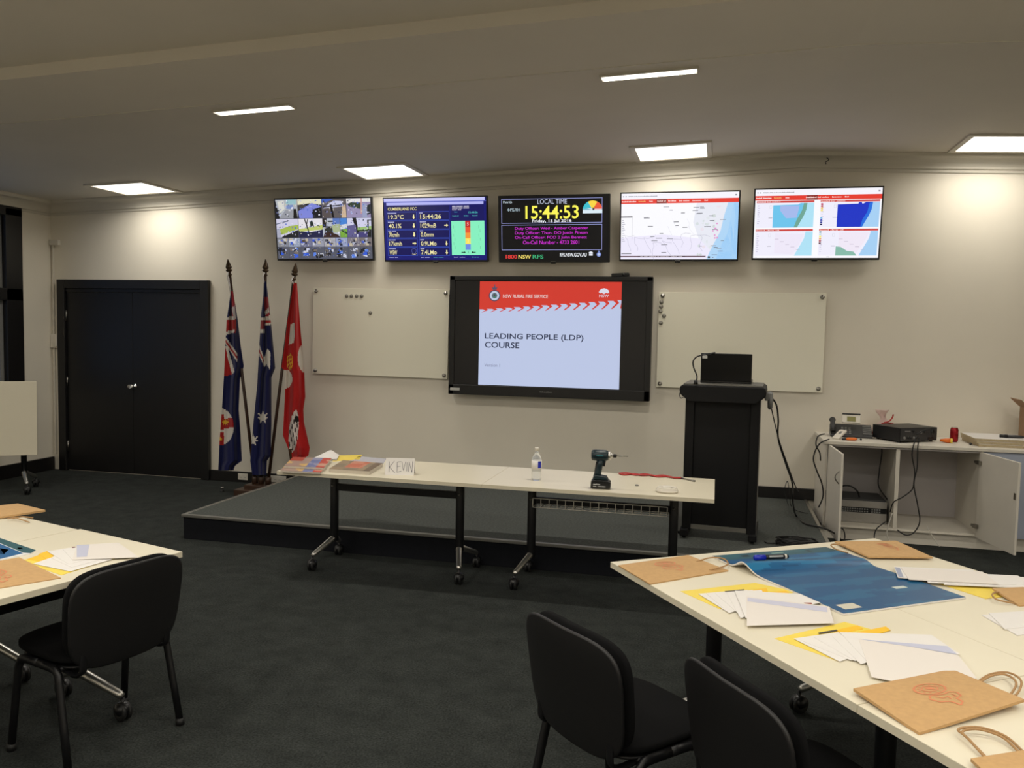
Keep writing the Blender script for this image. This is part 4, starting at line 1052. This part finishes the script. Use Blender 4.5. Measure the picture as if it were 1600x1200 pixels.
# plastic bag with red print
t = thing('plastic_bag', 'crumpled clear plastic bag with red ties behind the amplifier', 'bag', (1.43,-.14,CT))
b = MB(); rr = random.Random(9); P = []
for i in range(15):
    z = .23*i/14; row = []
    for k in range(25):
        a = 2*PI*k/24; q = (.085-.05*(z/.23)+.03*math.sin(z*30))*(1+.25*math.sin(3*a+z*25)+.12*math.sin(7*a-z*40))
        row.append(Vector((q*math.cos(a)+.02*math.sin(z*20)+z*.15, .7*q*math.sin(a), .004+z)))
    P.append(row)
b.grid(P, 'bag_film'); b.add(P[0][:-1], [tuple(range(23,-1,-1))], 'bag_film'); b.build('film', t)
b = MB()
for q in ([(-.08,-.06,.02),(-.06,-.07,.06),(-.02,-.06,.1)], [(.02,-.06,.13),(.06,-.05,.14),(.09,-.03,.17),(.1,-.02,.2)], [(.0,-.06,.12),(.05,-.05,.125),(.1,-.03,.12)]):
    b.tube(smooth_path(q), .009, 'red_band', 8, sx=.5)
b.build('red_tie', t)
# amplifier, turned so that its socket side faces the room
near = Vector((1.50,-.60,CT)); lf = Vector((1.345,-.29,CT)); rt = near+Vector((.30,.195,0)).normalized()*.40
u_ = (rt-near).normalized(); v_ = Vector((-u_.y,u_.x,0)); ra = math.atan2(u_.y,u_.x)
t = thing('amplifier', 'black amplifier box with rear sockets standing on the countertop', 'amplifier', near+u_*.2+v_*.15, ra)
b = MB(); b.box((0,0,.069), (.40,.31,.112), 'black_metal'); 
for x in (-.17,.17):
    for y in (-.12,.12): b.lathe([(0,0),(.014,0),(.014,.014),(0,.014)], 'rubber', (x,y,0), 12)
b.build('case', t, bevel=.003)
b = MB(); b.box((0,-.156,.069), (.39,.003,.104), 'dark_grey'); sp = b.build('socket_panel', t)
for k, (x, z, r) in enumerate(((-.155,.042,.012),(-.11,.042,.010),(-.085,.042,.010),(-.055,.042,.010),(-.02,.042,.009),(-.06,.095,.009),(.02,.085,.011),(.06,.088,.009),(.15,.088,.022))):
    b = MB(); b.lathe([(0,0),(r,0),(r,.006),(r*.5,.008),(0,.006)], 'black_plastic' if k % 3 else 'grey_plastic', (x,-.157,z), 14, 'y'); b.build('socket', sp)
b = MB(); b.box((.13,-.158,.032), (.06,.006,.02), 'black_plastic'); b.build('terminal_strip', sp)
c = Canvas(lambda x, y: Vector((x, -.158, y)), 'printed_ink'); c.text('AMPLIFIER', -.15, .1, .06, -.006, (170,170,170)); c.mb.build('panel_print', sp)
t = thing('drink_can', 'red drink can on the countertop right of the amplifier', 'can', (1.985,-.33,CT))
b = MB(); b.lathe([(0,0),(.024,0),(.033,.01),(.033,.105),(.027,.12),(.026,.123),(.0,.121)], 'red_can', (0,0,0), 28); b.build('body', t)
b = MB(); b.lathe([(.0,.121),(.025,.121),(.027,.125),(.026,.126),(.0,.1225)], 'aluminium', (0,0,0), 24); b.build('lid', t)
t = thing('orange_plug', 'orange and yellow plug at the foot of the red can', 'plug', (1.915,-.43,CT), -.35)
b = MB(); b.tube([(-.06,0,.018),(-.02,0,.02),(.02,0,.02)], [.01,.017,.02], 'orange_plastic', 14); b.build('body', t)
b = MB(); b.tube([(.02,0,.02),(.035,0,.02)], [.021,.019], 'yellow_card', 14); b.build('collar', t)
b = MB(); b.sphere((0,0,.01), .011, 'dark_grey', 8); tag(b.build('stopper', None), 'small dark stopper before the white board stack', 'stopper').location = (2.07,-.50,CT)
BS = []
for k in range(3):
    b = MB(); b.box((0,0,.0100), (.80,.44,.0195), 'tan_edge'); b.box((0,0,.0202), (.796,.436,.0015), 'paper')
    o = b.build('display_board', None, bevel=.001); o.location = (2.50-.008*k, -.36+.004*k, CT+k*.022); o.rotation_euler.z = .03-.02*k
    tag(o, 'flat white-faced board, %s of a stack on the countertop' % ('bottom','middle','top')[k], 'board', 'board stack on the countertop')
t = thing('marker_pen', 'thick dark green-black marker pen on the white board stack', 'pen', (2.40,-.42,CT+.0665), math.radians(-8))
b = MB(); b.tube([(-.09,0,.012),(-.085,0,.012),(.02,0,.012),(.07,0,.012),(.09,0,.011)], [.007,.012,.013,.011,.006], 'dark_grey', 12); b.build('barrel', t)
b = MB(); b.tube([(-.09,0,.012),(-.03,0,.012)], .0135, 'black_plastic', 12); b.build('cap', t)
t = thing('storage_box', 'brown cardboard box on the board stack at the right picture edge', 'box', (2.685,-.27,CT+.0655))
b = MB(); b.box((.02,0,.125), (.34,.26,.25), 'cardboard'); b.build('body', t, bevel=.002)
b = MB(); b.box((-.19,.0,.283), (.1,.26,.006), 'cardboard', ry=.75); b.build('flap', t)

# ---------------------------------------------------------------- things on the stage-side tables
Z = TZ
def on(px, py, z=TZ): return ray(px, py, 2, z)
def magazine(pts, th, name, label, cat, cols, edge='page_edge', gr=None, z=TZ):
    P = [on(x, y, z) for x, y in pts]; o = sum(P, Vector())/len(P)
    t = thing(name, label, cat, o, 0, gr)
    b = MB(); Q = [p-o for p in P]
    b.prism(Q, edge, (0,0,th)); b.build('pages', t)
    d = Vector((0,0,th+.0008))
    b = MB()
    def fn(u, v): 
        a = Q[0].lerp(Q[1], u); c_ = Q[3].lerp(Q[2], u); return a.lerp(c_, v)+d
    N = 24; G = [[fn(j/N, i/N) for j in range(N+1)] for i in range(N+1)]
    b.grid(G, 'gloss_print', [[lin(cols(j/N, i/N)) for j in range(N)] for i in range(N)], False)
    b.build('cover', t); return t
def cov1(u, v):
    n = math.sin(u*9+v*4)+math.sin(v*13-u*5)
    if u > .78: return (196,72,62) if n > -.6 else (206,150,130)
    if u > .5: return (110,120,170) if n > 0 else (150,150,180)
    if v < .4 and u < .3: return (170,70,56)
    return (206,170,110) if n > .5 else (166,140,130)
def cov2(u, v):
    n = math.sin(u*11+v*7)+math.sin(v*9-u*6)
    if .25 < u < .7 and v < .75: return (196,104,80) if n > 0 else (206,134,110)
    if u > .8: return (110,90,74)
    return (156,134,108) if n > 0 else (136,120,100)
# order of corners: back-left, back-right, front-right, front-left
magazine([(452,722),(516,724),(501,741),(438,738)], .012, 'magazine', 'thick magazine at the left end of the table, lower one', 'magazine', cov1)
magazine([(458,717),(518,719),(506,734),(444,731)], .014, 'magazine', 'glossy colourful magazine lying on another one at the table end', 'magazine', cov1, z=TZ+.0145)
magazine([(536,724),(598,729),(577,742),(514,738)], .024, 'magazine', 'brown magazine stack front of table beside the name card', 'magazine', cov2)
def sheet(pts, m, name, label, cat, z=TZ, th=.0012, gr=None, curl=0, marks=()):
    P = [on(x, y, z) for x, y in pts]; o = sum(P, Vector())/len(P)
    b = MB(); Q = [p-o for p in P]
    b.prism(Q, m, (0,0,th))
    for mp_, col in marks:
        b.add([on(x, y, z)-o+Vector((0,0,th+.0004)) for x, y in mp_], [tuple(range(len(mp_)))], 'printed_ink', lin(col))
    ob = b.build(name, None); ob.location = o
    return tag(ob, label, cat, gr)
sheet([(560,713),(604,717),(598,726),(548,722)], 'window_film', 'paper_sheet', 'pale blue sheet behind the name card', 'paper')
sheet([(517,712),(566,711),(562,718),(520,721)], 'yellow_card', 'card_folder', 'yellow card folder at the back of the stage-side table', 'folder')
# white folded paper with a raised corner
t = thing('folded_paper', 'white folded paper with a raised corner beside the yellow folder', 'paper', on(512,718))
o = on(512,718); b = MB()
A = [on(486,720), on(510,711), on(530,713), on(526,720)]
G = []
for i in range(9):
    r_ = []
    for j in range(9):
        u, v = j/8, i/8; p = A[0].lerp(A[3], u).lerp(A[1].lerp(A[2], u), v)-o
        r_.append(p+Vector((0,0,.012+.03*v*math.exp(-((u-.35)/.4)**2))))
    G.append(r_)
b.grid(G, 'paper'); b.grid([[p-Vector((0,0,.01)) for p in reversed(r_)] for r_ in G], 'paper'); b.build('sheet', t)
# name card
p0, p1 = on(603,740), on(648,741)
t = thing('name_card', 'folded white name card with handwritten letters on the table', 'name card', (p0+p1)/2, math.atan2((p1-p0).y,(p1-p0).x))
wc = (p1-p0).length; hc = .108
b = MB()
for s in (-1,1): b.prism([(-wc/2,s*.045,0),(wc/2,s*.045,0),(wc/2,0,hc),(-wc/2,0,hc)], 'paper', (0,s*.001,0))
b.build('card', t)
def cf(x, y): return Vector(((x/100-.5)*wc, -.045+.045*(1-y/60)-.002, hc*(1-y/60)))
c = Canvas(cf, 'printed_ink'); ink = (62,62,80)
for st in ([(12,12),(14,50)],[(30,10),(14,32),(34,52)],[(40,14),(41,50)],[(40,14),(54,12)],[(41,30),(52,28)],[(41,50),(56,46)],[(56,12),(63,44),(69,12)],[(74,14),(75,46)],[(81,48),(81,12),(93,50),(93,10)]): c.line(st, 1.25, ink)
c.mb.build('lettering', t)
# water bottle
t = thing('water_bottle', 'clear plastic water bottle with blue label on the table', 'bottle', on(838,750))
b = MB(); b.lathe([(0,.002),(.028,0),(.033,.012),(.033,.05),(.031,.055),(.033,.06),(.033,.135),(.030,.155),(.016,.18),(.0125,.186),(.0125,.198),(0,.198)], 'clear_plastic', (0,0,0), 28); b.build('body', t)
b = MB(); b.lathe([(.0335,.075),(.0338,.075),(.0338,.135),(.0335,.135)], 'paper', (0,0,0), 28)
q = []
for k in range(7):
    a = -1.1+k*.13; q.append((a))
vs = [(.0345*math.cos(a), .0345*math.sin(a), z) for z in (.085,.13) for a in q]
b.add(vs, [(k,k+1,7+k+1,7+k) for k in range(6)], 'marker_blue'); b.build('label_wrap', t)
b = MB(); b.lathe([(0,.197),(.0145,.197),(.0145,.218),(.013,.22),(0,.22)], 'white_plastic', (0,0,0), 20); b.build('cap', t)
# impact driver
o = on(938,763); t = thing('power_drill', 'dark teal cordless impact driver standing on its battery', 'drill', o, math.radians(6))
b = MB(); b.prism([(-.062,-.036,.004),(.064,-.036,.004),(.066,-.036,.045),(.05,-.036,.058),(-.05,-.036,.058),(-.06,-.036,.045)], 'black_plastic', (0,.072,0)); bt = b.build('battery', t, bevel=.006)
c = Canvas(lambda x, y: Vector((x, -.0368, y)), 'printed_ink'); c.text('makita', -.045, .037, .045, -.010, (214,214,214), .02).text('18V LITHIUM', -.045, .022, .08, -.008, (180,180,180), .01); c.mb.build('lettering', bt)
b = MB(); b.prism([(-.05,-.03,.058),(.05,-.03,.058),(.04,-.03,.078),(-.02,-.03,.09),(-.045,-.03,.085)], 'drill_teal', (0,.06,0)); b.build('battery_shoe', t, bevel=.006)
b = MB(); b.tube([(-.022,0,.075),(-.018,0,.1),(-.008,0,.15),(.0,0,.185)], [.026,.022,.021,.026], 'drill_teal', 14, sx=1.0); b.tube([(-.028,0,.08),(-.016,0,.17)], .016, 'rubber', 10); b.build('handle', t)
b = MB(); b.lathe([(0,-.062),(.022,-.062),(.034,-.056),(.036,-.03),(.036,.03),(.030,.045),(.0,.046)], 'drill_teal', (0,0,.212), 24, 'x'); b.build('motor_housing', t)
b = MB(); b.box((.019,0,.16), (.018,.016,.035), 'black_plastic', ry=.2); b.build('trigger', t, bevel=.004)
b = MB(); b.lathe([(0,.045),(.03,.045),(.024,.062),(.014,.066),(.014,.075),(0,.076)], 'aluminium', (0,0,.212), 20, 'x'); b.build('nose_cone', t)
b = MB(); b.lathe([(0,.075),(.011,.075),(.012,.095),(.008,.098),(0,.099)], 'black_metal', (0,0,.212), 16, 'x'); b.build('chuck', t)
b = MB(); b.tube([(.095,0,.212),(.165,0,.212)], .0032, 'steel', 8); b.tube([(.165,0,.212),(.17,0,.212)], .0022, 'steel', 8); b.build('drill_bit', t)
c = Canvas(lambda x, y: Vector((x, -.0365, y)), 'printed_ink'); c.text('makita', -.03, .222, .045, -.011, (60,150,160), .02); c.mb.build('lettering', t)
# lanyard
pts = [(968,741),(976,743),(990,741.5),(1003,744),(1016,743.5),(1028,746),(1042,745.5),(1054,748),(1064,748)]
pt2 = [(968,741),(980,740.5),(994,743.5),(1008,742),(1022,745),(1036,744),(1048,747),(1064,748)]
o = on(1016,744); t = thing('lanyard', 'red fabric lanyard stretched along the table', 'lanyard', o)
b = MB()
for pp_ in (pts, pt2): b.tube([q-o+Vector((0,0,.007)) for q in smooth_path([on(*p) for p in pp_], 5)], .012, 'red_band', 8, sx=.4)
b.build('strap', t)
b = MB(); b.tube([on(1064,748)-o+Vector((0,0,.006)), on(1072,750)-o+Vector((0,0,.006)), on(1086,753)-o+Vector((0,0,.006))], [.007,.004,.006], 'steel', 8); b.build('clip', t)
t = thing('charger', 'white coiled charger lead wrapped in a flat bundle', 'charger', on(1042,769))
b = MB()
for k in range(3):
    b.tube([(( .062-.004*k)*math.cos(a*PI/12), (.05-.004*k)*math.sin(a*PI/12), .01+.008*k) for a in range(25)], .009, 'white_plastic', 8)
b.build('lead', t)
b = MB(); b.box((-.005,0,.026), (.05,.04,.024), 'white_plastic', rz=.4); b.build('plug', t, bevel=.006)
b = MB(); b.lathe([(0,0),(.012,0),(.012,.006),(.008,.009),(0,.009)], 'grey_plastic', (0,0,0), 16); ob = b.build('bottle_cap', None); ob.location = on(995,759); tag(ob, 'small grey cap lying alone on the table near the lanyard', 'cap')

# ---------------------------------------------------------------- papers, folders and bags on the work tables
def bag(corners, handle, label, th=.012, z=TZ, stamp=None, curl=None, seed=1):
    """corners: bottom-left ... going round; flat kraft carrier bag lying on its side"""
    P = [on(x, y, z) for x, y in corners]; o = sum(P, Vector())/len(P); Q = [p-o for p in P]
    t = thing('paper_bag', label, 'bag', o, 0, 'kraft paper bags')
    N = 14; G, C = [], []
    curl = curl or (0,0,0,0)
    def fn(u, v): 
        p = (Q[0]*(1-u)+Q[1]*u)*(1-v)+(Q[3]*(1-u)+Q[2]*u)*v
        cu = curl[0]*(1-u)*(1-v)+curl[1]*u*(1-v)+curl[2]*u*v+curl[3]*(1-u)*v
        return p+Vector((0,0,th*(.45+.55*math.sin(PI*min(1,max(0,u)))*math.sin(PI*min(1,max(0,v))))+cu))
    G = [[fn(j/N, i/N) for j in range(N+1)] for i in range(N+1)]
    b = MB(); b.grid(G, 'kraft')
    lo = [[Vector((p.x, p.y, max(.0, p.z-th*.45-(p.z-th)*.0)) if False else (p.x, p.y, max(0.0005, p.z-th*.5))) for p in r_] for r_ in G]
    b.grid([list(reversed(r_)) for r_ in lo], 'kraft')
    ring = [(0,j) for j in range(N)]+[(i,N) for i in range(N)]+[(N,j) for j in range(N,0,-1)]+[(i,0) for i in range(N,0,-1)]
    for a, c_ in zip(ring, ring[1:]+ring[:1]): b.add([G[a[0]][a[1]], lo[a[0]][a[1]], lo[c_[0]][c_[1]], G[c_[0]][c_[1]]], [(0,1,2,3)], 'kraft')
    body = b.build('body', t)
    if stamp:
        su, sv, sw, sh_ = stamp
        def sf(x, y): return fn(su+x*sw, sv+y*sh_)
        c = Canvas(sf, 'printed_ink', .0002, (0,0,1)); c.L = 4
        ink = (206,132,92)
        c.ring(-.45, 0, .40, .47, ink, 28, 1.0).ring(-.45, 0, .20, .25, ink, 24, 1.0)
        for k in range(12): 
            a = k*PI/6; c.circ(-.45+.32*math.cos(a), .32*math.sin(a), .035, ink, 8)
        c.poly([(-.6,-.05),(-.5,-.12),(-.38,-.06),(-.3,.1),(-.46,.14),(-.58,.08)], ink)
        c.line([(.0,-.3),(.2,-.42),(.5,-.3),(.62,-.05),(.75,.0),(.95,.05),(.8,.22),(.55,.2),(.45,.42),(.2,.46),(.05,.3),(.12,.05),(.0,-.3)], .06, ink)
        c.line([(.15,-.2),(.35,-.1),(.3,.1),(.5,.05)], .045, ink).line([(.2,.25),(.4,.3),(.42,.15)], .04, ink)
        c.mb.build('stamp', body)
    for hpts in handle:
        hp = [on(x, y, z)-o for x, y in hpts]
        n_ = len(hp)
        b = MB(); P_ = smooth_path([p+Vector((0,0,.006+.012*math.sin(PI*k/(n_-1)))) for k, p in enumerate(hp)], 6)
        b.tube(P_, .0032, 'kraft_cord', 8); b.build('handle', t)
    return t
bag([(1006,913),(1115,897),(1075,868),(966,884)][::-1] and [(966,885),(1015,914),(1138,893),(1075,869)], [[(1088,880),(1110,876),(1130,879),(1137,888),(1120,893),(1108,893)]], 'kraft paper bag at the far left corner of the right tables', stamp=(.45,.5,.3,.28))
bag([(1304,848),(1357,872),(1458,873),(1400,847)], [[(1325,866),(1308,864),(1298,858),(1306,855),(1322,856)]], 'kraft paper bag at the far edge of the right tables', .016, TZ+.008, stamp=(.45,.62,.25,.22))
bag([(1333,1086),(1436,1149),(1600,1108),(1487,1049)], [[(1520,1075),(1545,1061),(1575,1060),(1595,1073),(1588,1092),(1566,1098)], [(1522,1077),(1545,1064),(1570,1063),(1587,1075),(1580,1090),(1562,1099)]], 'large kraft paper bag with red stamp at the near right table edge', .016, stamp=(.52,.5,.30,.30), curl=(.012,0,.02,0))
bag([(1516,1196),(1580,1250),(1720,1230),(1640,1176)], [[(1545,1192),(1510,1160),(1497,1150),(1530,1147),(1570,1158),(1598,1178)],[(1542,1191),(1516,1166),(1503,1154),(1528,1150),(1566,1160),(1592,1179)]], 'kraft paper bag cut off by the bottom right corner', .016, curl=(.01,0,0,.01))
bag([(1550,926),(1592,948),(1680,944),(1640,918)], [[(1584,945),(1558,943),(1550,936),(1560,931),(1572,935)]], 'kraft paper bag cut off by the right picture edge', .014, curl=(.012,0,0,0))
bag([(-75,800),(-40,816),(71,803),(28,792)], [[(12,812),(25,815),(46,818)],[(20,812),(35,813),(52,811)]], 'kraft paper bag at the far end of the left tables', .02, curl=(0,0,.012,.01))
bag([(-80,892),(-90,935),(95,904),(30,872)], [], 'kraft paper bag nearest on the left tables, beside yellow folder', .008, stamp=(.6,.5,.26,.3))

# blue spread brochure
def brochure(c00, c10, c11, c01, label, left_curve=None, mark=True, bump=.0):
    A = [on(*p) for p in (c00, c10, c11, c01)]; o = sum(A, Vector())/4
    t = thing('brochure', label, 'brochure', o, 0)
    NU, NV = 30, 60; G, C = [], []
    rr = random.Random(12)
    for i in range(NV+1):
        v = i/NV; r_, cr = [], []
        if left_curve:
            l = left_curve(v); rgt = right_curve(v)
            L_, R2 = on(*l), on(*rgt)
        else: L_, R2 = A[0].lerp(A[3], v), A[1].lerp(A[2], v)
        for j in range(NU+1):
            u = j/NU; p = L_.lerp(R2, u)-o
            z = .0075+bump*math.exp(-((v-.33)/.09)**2)*(1-.7*u)
            r_.append(p+Vector((0,0,z)))
            n = math.sin(v*38+u*3+math.sin(u*7)*.8)+.6*math.sin(v*71-u*9)+.4*math.sin(u*13+v*20)
            q = (14,84,130) if n < .3 else (30,108,152)
            if n < -.9: q = (10,68,112)
            if v < .085: q = (38,84,98) if n < .6 else (46,94,106)
            if .085 <= v < .10: q = (30,60,74)
            if v > .42: q = (22,80,124) if n < .4 else (30,94,134)
            if mark:
                if .19 < v < .215 and .12 < u < .42 and (j % 3): q = (150,170,160)
                if .03 < v < .06 and (.18 < u < .24 or .74 < u < .80): q = (24,44,52)
                if .03 < v < .06 and .30 < u < .55 and n > 0: q = (130,160,150)
                if .90 < v < .955 and .06 < u < .17: q = (206,200,182)
                if .79 < v < .82 and .68 < u < .78 and n > -.2: q = (196,206,200)
            cr.append(lin(q))
        G.append(r_); C.append(cr[:-1])
    b = MB(); b.grid(G, 'gloss_print', C[:-1]); b.build('cover', t)
    lo = [[p-Vector((0,0,.0065)) for p in r_] for r_ in G]
    b = MB(); b.grid([list(reversed(r_)) for r_ in lo], 'paper')
    ring = [(0,j) for j in range(NU)]+[(i,NU) for i in range(NV)]+[(NV,j) for j in range(NU,0,-1)]+[(i,0) for i in range(NV,0,-1)]
    for a, c_ in zip(ring, ring[1:]+ring[:1]): b.add([G[a[0]][a[1]], lo[a[0]][a[1]], lo[c_[0]][c_[1]], G[c_[0]][c_[1]]], [(0,1,2,3)], 'paper')
    b.build('pages', t); return t
LC = [(1113,871),(1140,884),(1160,893),(1190,905),(1225,920),(1265,938),(1318,962)]
RC = [(1290,857),(1325,867),(1352,880),(1368,888),(1415,903),(1455,917),(1509,936)]
def pick(T, v):
    x = v*(len(T)-1); k = min(int(x), len(T)-2); f = x-k
    return (T[k][0]+(T[k+1][0]-T[k][0])*f, T[k][1]+(T[k+1][1]-T[k][1])*f)
left_curve = lambda v: pick(LC, v)
right_curve = lambda v: pick(RC, v)
brochure(LC[0], RC[0], RC[-1], LC[-1], 'open blue ocean brochure spread across the right tables', left_curve, True, .034)
brochure((-60,840),(0,842),(56,862),(0,876), 'blue brochure cut off by the left picture edge', None, False, 0) if False else None
b_ = sheet([(-60,838),(0,842),(56,861),(48,866),(0,876),(-70,870)], 'gloss_print', 'brochure', 'blue brochure at the left picture edge on the left table', 'brochure', th=.004,
      marks=[([(-60,838),(0,842),(56,861),(48,866),(36,865),(0,850),(-60,846)], (40,84,92)), ([(-66,848),(0,851),(36,866),(0,875),(-68,869)], (30,90,140)), ([(0,858),(14,860),(6,868),(-10,866)], (70,160,220)), ([(27,857),(34,857),(36,860),(29,860)], (22,40,48))])
# marker on the brochure
pa, pb = on(1178,871.5,TZ+.021), on(1231,869.5,TZ+.021)
t = thing('marker_pen', 'black whiteboard marker with a blue cap on the blue brochure', 'marker', (pa+pb)/2, math.atan2((pb-pa).y,(pb-pa).x))
L_ = (pb-pa).length/2
b = MB(); b.tube([(-L_*.4,0,0),(L_*.8,0,0),(L_,0,0)], [.0105,.0105,.009], 'black_plastic', 14); b.build('barrel', t)
b = MB(); b.tube([(-L_,0,0),(-L_*.94,0,0),(-L_*.35,0,0)], [.008,.012,.012], 'marker_blue', 14); b.build('cap', t)
b = MB(); b.tube([(L_*.78,0,0),(L_*.9,0,0)], .0112, 'white_plastic', 14); b.build('end_band', t)
b = MB(); b.box((L_*.25,-.0085,.005), (L_*.8,.004,.006), 'sticker'); b.build('side_label', t)

# first folder set on the right tables
def zz(k): return TZ+.0003+.0009*k
Y1 = 'folder set beside the blue brochure'
sheet([(1063,924),(1180,911),(1245,925),(1125,952)], 'yellow_card', 'card_folder', 'yellow card folder under letters, farther one on the right table', 'folder', zz(0), .0008)
sheet([(1150,925),(1198,919),(1200,926),(1168,931)], 'orange_card', 'card_divider', 'orange divider poking out beside the farther letters', 'divider', zz(1), .0008)
sheet([(1170,929),(1228,923),(1236,929),(1180,935)], 'orange_card', 'card_divider', 'longer orange divider behind the farther letters', 'divider', zz(2), .0008)
fan = [[(1091,928),(1160,922),(1172,940),(1138,957)], [(1103,927),(1168,922),(1182,945),(1139,958)], [(1117,927),(1176,922),(1192,950),(1154,959)], [(1135,926),(1190,922),(1206,952),(1157,966)]]
for k, pts in enumerate(fan):
    sheet(pts, 'paper', 'letter', 'white letter in the farther fanned pile, %s from the left' % ('first','second','third','fourth')[k], 'letter', zz(3+k), .0008, 'fanned letters, farther pile', marks=[([(1132,924),(1163,921),(1163,922.6),(1133,925.6)], (96,90,90))] if k == 2 else ())
sheet([(1148,923),(1250,928),(1282,942),(1165,966)], 'paper', 'letter', 'white letter with a small red stamp behind the farther envelope', 'letter', zz(10), .0008, marks=[([(1256,942),(1268,942),(1269,944.5),(1258,944.5)], (150,70,60))])
sheet([(1166,932),(1296,948),(1303,974),(1167,978)], 'paper_cream', 'window_envelope', 'large white window envelope on the farther letters', 'envelope', zz(11), .0008, marks=[([(1168,934),(1292,949),(1293,957),(1168,940)], (196,196,214))])
# second folder set
sheet([(1210,998),(1320,972),(1385,990),(1312,1034)], 'yellow_card', 'card_folder', 'yellow card folder under letters, nearer one on the right table', 'folder', zz(0), .0008)
sheet([(1305,985),(1340,977),(1349,983),(1300,993)], 'orange_card', 'card_divider', 'orange divider poking out beside the nearer letters', 'divider', zz(1), .0008)
sheet([(1340,988),(1384,979),(1392,985),(1350,996)], 'orange_card', 'card_divider', 'right-hand orange divider behind the nearer letters', 'divider', zz(2), .0008)
fan = [[(1240,998),(1310,988),(1350,1020),(1312,1034)], [(1252,1001),(1322,988),(1362,1022),(1330,1032)], [(1272,996),(1335,990),(1368,1024),(1336,1033)], [(1300,994),(1345,990),(1372,1030),(1345,1038)]]
for k, pts in enumerate(fan):
    sheet(pts, 'paper', 'letter', 'white letter in the nearer fanned pile, %s from the left' % ('first','second','third','fourth')[k], 'letter', zz(3+k), .0008, 'fanned letters, nearer pile', marks=[([(1278,989),(1307,984),(1309,986),(1280,991)], (70,66,66))] if k == 0 else ())
sheet([(1312,988),(1455,992),(1500,1022),(1370,1050)], 'paper', 'letter', 'white letter with a printed window strip behind the nearer envelope', 'letter', zz(7), .0008, marks=[([(1340,999),(1478,1010),(1495,1023),(1420,1013)], (190,192,214))])
sheet([(1342,999),(1424,1011),(1497,1024),(1526,1060),(1430,1072),(1362,1058)], 'paper_cream', 'window_envelope', 'large white envelope on the nearer letters', 'envelope', zz(8), .0008, marks=[([(1350,1000),(1424,1011),(1496,1023),(1480,1010),(1424,1006)], (190,192,212))])
# pile at the far right edge
sheet([(1466,912),(1600,905),(1680,920),(1540,936)], 'yellow_card', 'card_folder', 'yellow card folder at the right picture edge', 'folder', zz(0), .002)
for k, pts in enumerate(([(1470,894),(1640,905),(1660,922),(1475,914)], [(1440,893),(1590,900),(1620,915),(1450,911)], [(1397,886),(1520,891),(1545,912),(1403,903)], [(1408,888),(1535,894),(1560,913),(1420,906)])):
    sheet(pts, 'paper' if k < 3 else 'paper_cream', 'letter', 'white letter in the pile right of the blue brochure, %s from the bottom' % ('first','second','third','fourth')[k], 'letter', zz(2+2*k)+.008, .002, 'letters right of the brochure', marks=[([(1398,887),(1406,888),(1412,903),(1404,902)], (160,166,186))] if k == 2 else ())
for k, pts in enumerate(([(1534,962),(1600,956),(1690,975),(1590,994)], [(1545,959),(1620,955),(1690,972),(1570,984)])):
    sheet(pts, 'paper', 'letter', 'folded white letter by the right picture edge, %s one of two' % ('lower','upper')[k], 'letter', zz(3*k), .003, 'letters by the right edge')
# folder set on the left table
sheet([(28,876),(80,868),(182,872),(96,899)], 'yellow_card', 'card_folder', 'yellow card folder under letters on the left table', 'folder', zz(0), .0008)
sheet([(42,874),(70,864),(86,870),(76,880)], 'orange_card', 'card_divider', 'orange divider sticking out of the left folder', 'divider', zz(1), .0008)
sheet([(60,866),(74,861),(88,872),(80,878)], 'orange_card', 'card_divider', 'small orange divider above the other left divider', 'divider', zz(2), .0008)
for k, pts in enumerate(([(52,881),(90,868),(176,874),(110,893)], [(80,872),(100,859),(180,868),(112,887)], [(74,862),(108,856),(170,864),(108,882)], [(98,858),(140,852),(190,862),(114,876)])):
    sheet(pts, 'paper', 'letter', 'white letter in the pile on the left table, %s from the bottom' % ('first','second','third','fourth')[k], 'letter', zz(3+k), .0008, 'letters on the left table', marks=[([(112,855),(117,854.5),(118,856),(113,856.5)], (120,70,60))] if k == 3 else ())
sheet([(120,852),(185,848),(217,871),(113,875)], 'paper_cream', 'window_envelope', 'large white window envelope on top of the left pile', 'envelope', zz(8), .0008, marks=[([(120,852),(140,851),(136,870),(120,871)], (190,192,212))])
